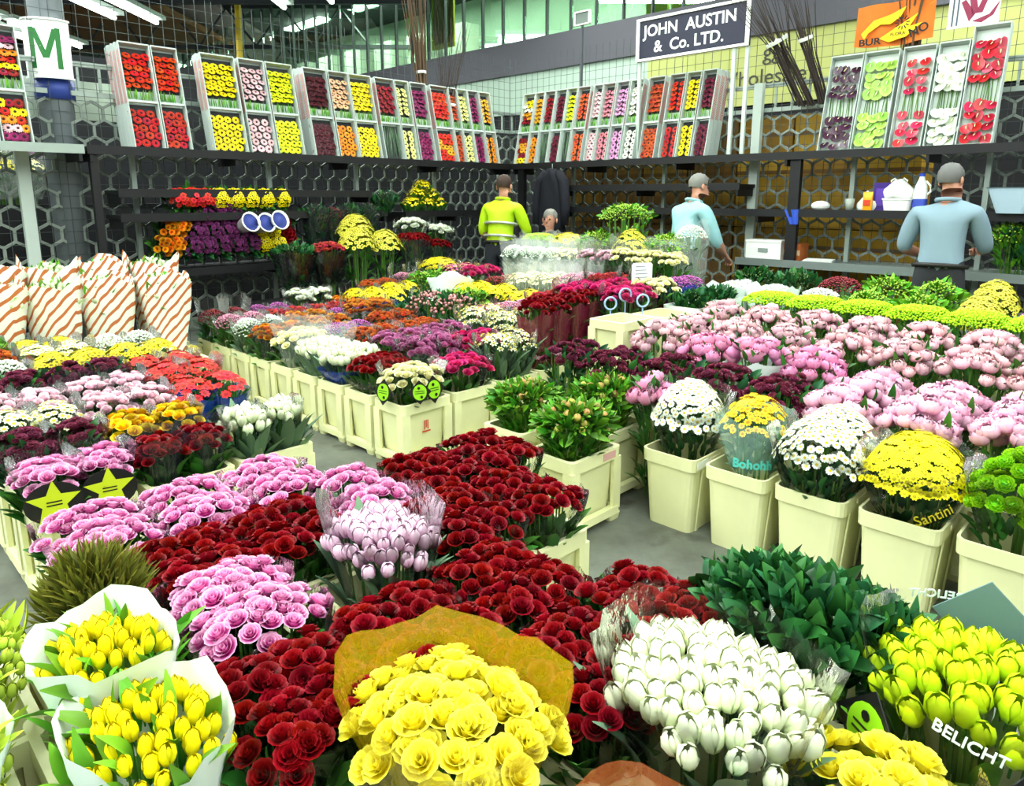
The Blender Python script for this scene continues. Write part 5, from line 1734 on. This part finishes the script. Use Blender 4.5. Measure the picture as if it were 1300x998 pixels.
def ring(mb, c, r, th, n=20, M=None):
    rings = []
    for i in range(n + 1):
        a = 2 * PI * i / n
        rings.append((c[0] + r * math.cos(a), c[1], c[2] + r * math.sin(a)))
    return mb.tube(rings, th, 5, 0, False)


x, y = AB(-2.86, -4.05)
for k, (dx, dz) in enumerate(((-.12, .78), (-.02, .84), (.10, .80))):
    t = thing('ring_handle', 'pale blue ring handle of the hot pink rose sleeves', 'handle', (x + dx, y - .1, dz), (0, 0, .2), 'blue ring handles')
    ring(MB(), (0, 0, 0), .042, .007).build('ring', mat('pale_blue_plastic2', '9ab8e0', .4), t, True)
    MB().tube([(0, 0, -.05), (0, 0, -.30)], .006, 5).build('stalk', MATS['pale_blue_plastic2'], t)

# ------------------------------------------------------------------ willow and twig bundles
TW = mat('willow_bark', '5a4632', .8)
TW2 = mat('dark_twig', '3a302c', .8)


def twigs(name, label, loc, top, n, spread, rad, m, seed, tie=.3):
    rng = random.Random(seed)
    t = thing(name, label, 'branches', loc)
    d = Vector(top)
    for k in range(n):
        a, q = rng.uniform(0, 6.28), math.sqrt(rng.random())
        s0 = Vector((math.cos(a), math.sin(a), 0)) * q * spread * .35
        s1 = Vector((math.cos(a + rng.uniform(-.8, .8)), math.sin(a), rng.uniform(-.3, .2))) * q * spread
        p = [s0, d * .45 + s0 * .9 + Vector((rng.uniform(-.02, .02), rng.uniform(-.02, .02), 0)), d * rng.uniform(.85, 1.05) + s1]
        MB().tube(p, [rad, rad * .8, rad * .3], 4, 0, False).build('twig', m, t)
    c = d * tie
    MB().tube([c - d.normalized() * .015, c + d.normalized() * .015], spread * .40, 12).build('tie', mat('white_string', 'd8dcd4', .6), t)


x, y, _ = frame_left(B_WALL + t_left(562, 2.6), 0, .30)
twigs('willow_bundle', 'thick bundle of brown willow rods standing behind the gerbera trays', (x, y, SH), (-.12, .05, 2.1), 34, .16, .012, TW, 1, .5)
x, y, _ = frame_left(B_WALL + t_left(585, 2.6), 0, .33)
twigs('twig_bundle', 'dark fine twigs fanning beside the brown willow rods', (x, y, SH), (.10, .05, 1.75), 26, .32, .006, TW2, 2, .4)
x, y, _ = frame_right(A_WALL + t_right(1032, 2.6), 0, .30)
twigs('twig_bundle', 'grey twig bundle leaning across the yellow fascia', (x, y, 2.36), (-.40, -.1, .95), 26, .16, .007, TW2, 3, .6)
x, y, _ = frame_right(A_WALL + t_right(1008, 2.6), 0, .32)
twigs('twig_bundle', 'loose twig bundle leaning toward the navy sign', (x, y, 2.36), (-.62, -.1, 1.05), 30, .26, .007, TW2, 4, .55)
x, y, _ = frame_right(A_WALL + t_right(1140, 3.0), 0, .40)
twigs('willow_bundle', 'brown willow rods behind the orange banner', (x, y, 2.3), (.02, .0, 1.4), 34, .22, .011, TW, 5, .2)
# yellow pole in the roof void
o = put('yellow_pole', MB().tube([(0, 0, 0), (.06, 0, 2.6)], .07, 8).mesh('yellow_pole', (mat('yellow_paint', 'c8a814', .5),)), None, (-5.9, 16.2, 3.9))
tag(o, 'yellow pole hanging below the lamp before the glazing', 'pole')
# ------------------------------------------------------------------ people
SKIN = mat('skin', 'c08a72', .55)


def person(label, loc, rz, shirt, trousers, hair, lean=0, arms=None, sit=False, vest=False, turn=0, bald=False):
    """one skinned body: joints in metres, facing +y"""
    J, Ed = {}, []

    def j(n, p, r):
        J[n] = (Vector(p), r if isinstance(r, tuple) else (r, r))

    def e(a, b, part):
        Ed.append((a, b, part))
    j('pelvis', (0, 0, .95), (.17, .135)); j('waist', (0, .0, 1.09), (.18, .145)); j('chest', (0, -.01, 1.28), (.20, .15)); j('collar', (0, -.02, 1.41), (.15, .115))
    j('neck', (0, .01, 1.48), .062); j('jaw', (0, .03, 1.56), (.064, .074)); j('skull', (0, .005, 1.645), (.076, .092)); j('crown', (0, -.008, 1.71), (.055, .068))
    for a, b, q in (('pelvis', 'waist', 'shirt'), ('waist', 'chest', 'shirt'), ('chest', 'collar', 'shirt'), ('collar', 'neck', 'skin'), ('neck', 'jaw', 'skin'), ('jaw', 'skull', 'skin'), ('skull', 'crown', 'skin')):
        e(a, b, q)
    arms = arms or {}
    for s, n in ((1, 'R'), (-1, 'L')):
        j('sh' + n, (s * .185, -.01, 1.385), .085)
        el = arms.get('el' + n, (s * .25, .04, 1.12)); wr = arms.get('wr' + n, (s * .22, .26, 1.02))
        j('el' + n, el, .058); j('wr' + n, wr, .036)
        d = (Vector(wr) - Vector(el)).normalized()
        side = d.cross(Vector((0, 0, 1))).normalized()
        palm = Vector(wr) + d * .065
        j('pa' + n, palm, (.036, .022))
        e('collar', 'sh' + n, 'shirt'); e('sh' + n, 'el' + n, 'shirt'); e('el' + n, 'wr' + n, 'skin'); e('wr' + n, 'pa' + n, 'skin')
        for k in range(4):
            o_ = side * (k - 1.5) * .019
            ln = (.038, .044, .041, .033)[k]
            j('f%d' % k + n, palm + d * .035 + o_, .009); j('g%d' % k + n, palm + d * (.035 + ln) + o_ - Vector((0, 0, .012)), .0085); j('h%d' % k + n, palm + d * (.03 + ln) + o_ - Vector((0, 0, .04)), .007)
            e('pa' + n, 'f%d' % k + n, 'skin'); e('f%d' % k + n, 'g%d' % k + n, 'skin'); e('g%d' % k + n, 'h%d' % k + n, 'skin')
        th = palm - d * .03 - side * s * .035
        j('t0' + n, th, .011); j('t1' + n, th + d * .04 - side * s * .012, .009)
        e('wr' + n, 't0' + n, 'skin'); e('t0' + n, 't1' + n, 'skin')
        if sit:
            kn, an, to = (s * .12, .42, .90), (s * .12, .42, .50), (s * .12, .56, .46)
        else:
            kn, an, to = (s * .11, .03, .50), (s * .11, -.01, .09), (s * .12, .13, .045)
        j('hp' + n, (s * .095, 0, .88), (.105, .11)); j('kn' + n, kn, .068); j('an' + n, an, .048); j('to' + n, to, (.045, .035))
        e('pelvis', 'hp' + n, 'trousers'); e('hp' + n, 'kn' + n, 'trousers'); e('kn' + n, 'an' + n, 'trousers'); e('an' + n, 'to' + n, 'shoe')
    up = Matrix.Translation((0, 0, .95)) @ Matrix.Rotation(-lean, 4, 'X') @ Matrix.Translation((0, 0, -.95))
    hd = Matrix.Translation((0, 0, 1.49)) @ Matrix.Rotation(turn, 4, 'Z') @ Matrix.Translation((0, 0, -1.49))
    legs = ('hp', 'kn', 'an', 'to', 'pelvis')
    names = list(J)
    pos = {}
    for n in names:
        p = J[n][0]
        if n in ('jaw', 'skull', 'crown'):
            p = hd @ p
        if not n.startswith(legs):
            p = up @ p
        pos[n] = p
    me = bpy.data.meshes.new('body_skeleton')
    me.from_pydata([pos[n] for n in names], [(names.index(a), names.index(b)) for a, b, _ in Ed], [])
    ob = bpy.data.objects.new('body_skeleton', me)
    COL.objects.link(ob)
    md = ob.modifiers.new('skin', 'SKIN')
    md.branch_smoothing = .6
    sv = me.skin_vertices[0].data
    for i, n in enumerate(names):
        sv[i].radius = J[n][1]
        sv[i].use_root = n == 'pelvis'
    sb = ob.modifiers.new('sub', 'SUBSURF'); sb.levels = 2; sb.render_levels = 2
    dg = bpy.context.evaluated_depsgraph_get()
    body = bpy.data.meshes.new_from_object(ob.evaluated_get(dg))
    bpy.data.objects.remove(ob)
    body.name = 'body'
    mats = {'shirt': 0, 'skin': 1, 'trousers': 2, 'shoe': 3}
    body.materials.clear()
    for m in (shirt, SKIN, trousers, mat('shoe_leather', '1c1a1a', .5)):
        body.materials.append(m)
    seg = [(np.array(pos[a]), np.array(pos[b]), mats[q]) for a, b, q in Ed]
    C = np.zeros(len(body.polygons) * 3); body.polygons.foreach_get('center', C); C = C.reshape(-1, 3)
    best = np.full(len(C), 1e9); mi = np.zeros(len(C), np.int32)
    for A, B, q in seg:
        ab = B - A
        tt = np.clip(((C - A) @ ab) / (ab @ ab), 0, 1)
        dd = np.linalg.norm(C - (A + tt[:, None] * ab), axis=1)
        up_ = dd < best
        best[up_] = dd[up_]; mi[up_] = q
    body.polygons.foreach_set('material_index', mi)
    body.polygons.foreach_set('use_smooth', np.ones(len(C), bool))
    t = thing('person', label, 'person', loc, (0, 0, rz))
    put('body', body, t)
    H_ = up @ hd
    hm = mat('hair_' + hair, hair, .8)
    mb = MB()
    rings = []
    for jx in range(7):
        ph = PI * .04 + (PI * .66) * jx / 6
        wob = [1 + .035 * math.sin(5 * a + jx) + .03 * math.sin(11 * a - 2 * jx) for a in [2 * PI * k / 18 for k in range(18)]]
        rings.append([H_ @ Vector((.086 * wob[k] * math.sin(ph) * math.cos(a), -.004 + .103 * wob[k] * math.sin(ph) * math.sin(a) * (.80 if math.sin(a) > 0 and ph > 1.1 else 1), 1.650 + .096 * wob[k] * math.cos(ph) * (1.0 if math.sin(a) < .2 or ph < 1.2 else .2))) for k, a in [(k, 2 * PI * k / 18) for k in range(18)]])
    mb.loft(rings, 0, True, True)
    mb.build('hair', hm, t, True)
    for s in (-1, 1):
        c = H_ @ Vector((s * .034, .086, 1.63))
        MB().ball(c, .011, 8).build('eye', BLACK, t)
        c = H_ @ Vector((s * .086, .0, 1.61))
        MB().ball(c, .028, 8, 0, (.4, .7, 1.1)).build('ear', SKIN, t, True)
    MB().tube([H_ @ Vector((0, .09, 1.635)), H_ @ Vector((0, .115, 1.595)), H_ @ Vector((0, .092, 1.588))], [.009, .017, .008], 6).build('nose', SKIN, t, True)
    MB().tube([H_ @ Vector((-.025, .088, 1.55)), H_ @ Vector((0, .096, 1.548)), H_ @ Vector((.025, .088, 1.55))], .005, 5).build('mouth', mat('lip', '8a4a44', .6), t)
    cl = [up @ Vector((.075 * math.cos(a), .075 * math.sin(a) - .005, 1.475)) for a in [2 * PI * k / 14 for k in range(15)]]
    MB().tube(cl, .016, 6, 0, False).build('shirt_collar', shirt, t, True)
    if not sit:
        bl = [up @ Vector((.172 * math.cos(a), .135 * math.sin(a), .99)) for a in [2 * PI * k / 20 for k in range(21)]]
        MB().tube(bl, .018, 6, 0, False).build('belt', mat('belt_leather', '22201e', .5), t, True)
    if vest:
        for z in (1.06, 1.20):
            rg = [up @ Vector((.182 * math.cos(a), .146 * math.sin(a) - .005, z)) for a in [2 * PI * k / 20 for k in range(21)]]
            MB().tube(rg, .016, 6, 0, False).build('reflective_strip', mat('silver_strip', 'b8bcb4', .3, metal=.4), t, True)
    return t


def at(u, dist):
    return ((u - 650) / F * (dist * CT), dist)


x, y = at(1203, 5.28)
person('man in a grey blue shirt and dark trousers facing the rack', (x, y, 0), math.radians(-38), mat('grey_blue_shirt', '7f97a4', .8, bump=.3, nscale=9), mat('dark_trousers', '2e3034', .8), '6a6a68', .12,
       {'elR': (.26, .14, 1.14), 'wrR': (.20, .36, 1.14), 'elL': (-.27, .06, 1.12), 'wrL': (-.16, .30, 1.08)}, turn=-.5)
x, y = at(866, 6.85)
person('man in a pale blue shirt bending over the foliage', (x, y, 0), math.radians(-62), mat('pale_blue_shirt', '8fc0c4', .8, bump=.3, nscale=9), mat('navy_trousers', '23262e', .8), '7a7a74', .30,
       {'elR': (.25, .20, 1.12), 'wrR': (.16, .42, 1.06), 'elL': (-.27, .16, 1.18), 'wrL': (-.20, .40, 1.22)}, turn=-.2)
x, y = at(634, 7.9)
person('person in a yellow high visibility vest by the rack corner', (x, y, 0), math.radians(-25), mat('hi_vis_yellow', 'b4dc10', .6), mat('navy_trousers', '23262e', .8), '3a2a22', .18,
       {'elR': (.26, .14, 1.14), 'wrR': (.16, .34, 1.05)}, vest=True)
x, y = at(697, 8.5)
t_ = person('grey haired man in dark clothes sitting in the rack corner', (x, y, -.39), math.radians(200), mat('black_jumper', '16181e', .8), mat('dark_trousers', '2e3034', .8), '8a8880', .05,
            {'elR': (.26, .06, 1.16), 'wrR': (.12, .28, 1.02), 'elL': (-.26, .06, 1.16), 'wrL': (-.12, .28, 1.02)}, sit=True, turn=-.8)
t = thing('stool', 'black stool under the sitting man', 'stool', (x, y, 0))
MB().lathe([(.16, .40), (.17, .42), (.17, .44), (.15, .45)], 18).build('seat', BLACKM, t)
for k in range(4):
    a = PI / 4 + PI / 2 * k
    MB().tube([(.10 * math.cos(a), .10 * math.sin(a), .41), (.16 * math.cos(a), .16 * math.sin(a), 0)], .015, 6).build('leg', BLACKM, t)

# coat hanging in the corner
x, y, _ = frame_right(A_WALL + t_right(705, 1.5), 0, -.06)
t = thing('hanging_coat', 'long dark coat hanging from the shelf in the rack corner', 'coat', (x, y, 1.05), (0, 0, ANG_R))
COAT = mat('coat_cloth', '11131c', .9)
rings = []
for q in range(9):
    z = .78 * q / 8
    wv_ = .20 - .03 * q / 8 - (.11 * max(0, q - 6) / 2)
    rings.append([(wv_ * math.cos(a) * (1 + .06 * math.sin(6 * a)), .07 * math.sin(a) * (1 + .2 * math.sin(5 * a + q)), z) for a in [2 * PI * k / 24 for k in range(24)]])
MB().loft(rings, 0, True, True, True).build('coat_body', COAT, t, True)
for s in (-1, 1):
    MB().tube([(s * .10, 0, .74), (s * .20, -.01, .62), (s * .24, -.02, .30), (s * .235, -.03, .10)], [.05, .065, .06, .05], 10).build('sleeve', COAT, t, True)
MB().tube([(0, 0, .76), (0, 0, .84)], .006, 6).build('hook', GALV, t)

# the foliage in front of the man in the pale blue shirt
x, y = AB(-3.98, -5.60)
bunch(K['green_filler'], 'big bunch of pale green foliage beside the man in pale blue', None, x, y, 0, 1.36, .25, .18, 0, None, 0, False)
x, y = AB(-3.28, -5.60)
bunch(K['white_filler'], 'bunch of white sprays in the pale blue shirted man hands', None, x, y, 0, 1.2, .14, .12, 0, 'milky', .05, False)

# ------------------------------------------------------------------ printed sleeves
def sleeve_text(made, s, size, worldaz, zf, m, which=0, bold=.002, roll=0, italic=0):
    bs, rx, ry, H, rot = made
    t = bs[which]
    a = worldaz - rot
    sq = (abs(math.cos(a)) ** 2.8 + abs(math.sin(a)) ** 2.8) ** (-1 / 2.8)
    g = 1.10 * (.62 + .40 * zf)
    me = text_mesh(s, size, bold)
    me.materials.clear(); me.materials.append(m)
    # bend the word round the sleeve
    R_ = (rx + ry) / 2 * g
    for v in me.vertices:
        an = v.co.x / R_
        z_, x_ = v.co.y, v.co.x
        v.co = (math.sin(an) * R_, R_ - math.cos(an) * R_ - .004 + v.co.z, z_ + italic * x_)
    put('lettering', me, t, (rx * g * 1.05 * sq * math.cos(a), ry * g * 1.05 * sq * math.sin(a), H * zf), (-.10, roll, a + PI / 2))


WTXT = mat('white_print', 'e6f4ea', .5)
sleeve_text(LIME, 'BELICHT', .032, -2.25, .97, WTXT, roll=.2, bold=.0004)
sleeve_text(LIME, 'BELICHT', .03, 1.35, 1.06, WTXT, bold=.0004)
sleeve_text(SANT, 'Santini', .05, -1.75, .74, mat('yellow_letter', 'b8a81a', .5), roll=-.5, bold=0)
sleeve_text(TEAL, 'Bohohh', .052, -1.85, .66, mat('teal_letter', '4ab8a8', .5))
for w_ in (0, 1):
    sleeve_text(BURG, 'BiFlorex', .04, -1.5, .55, mat('pale_letter', 'b88a98', .5), w_)
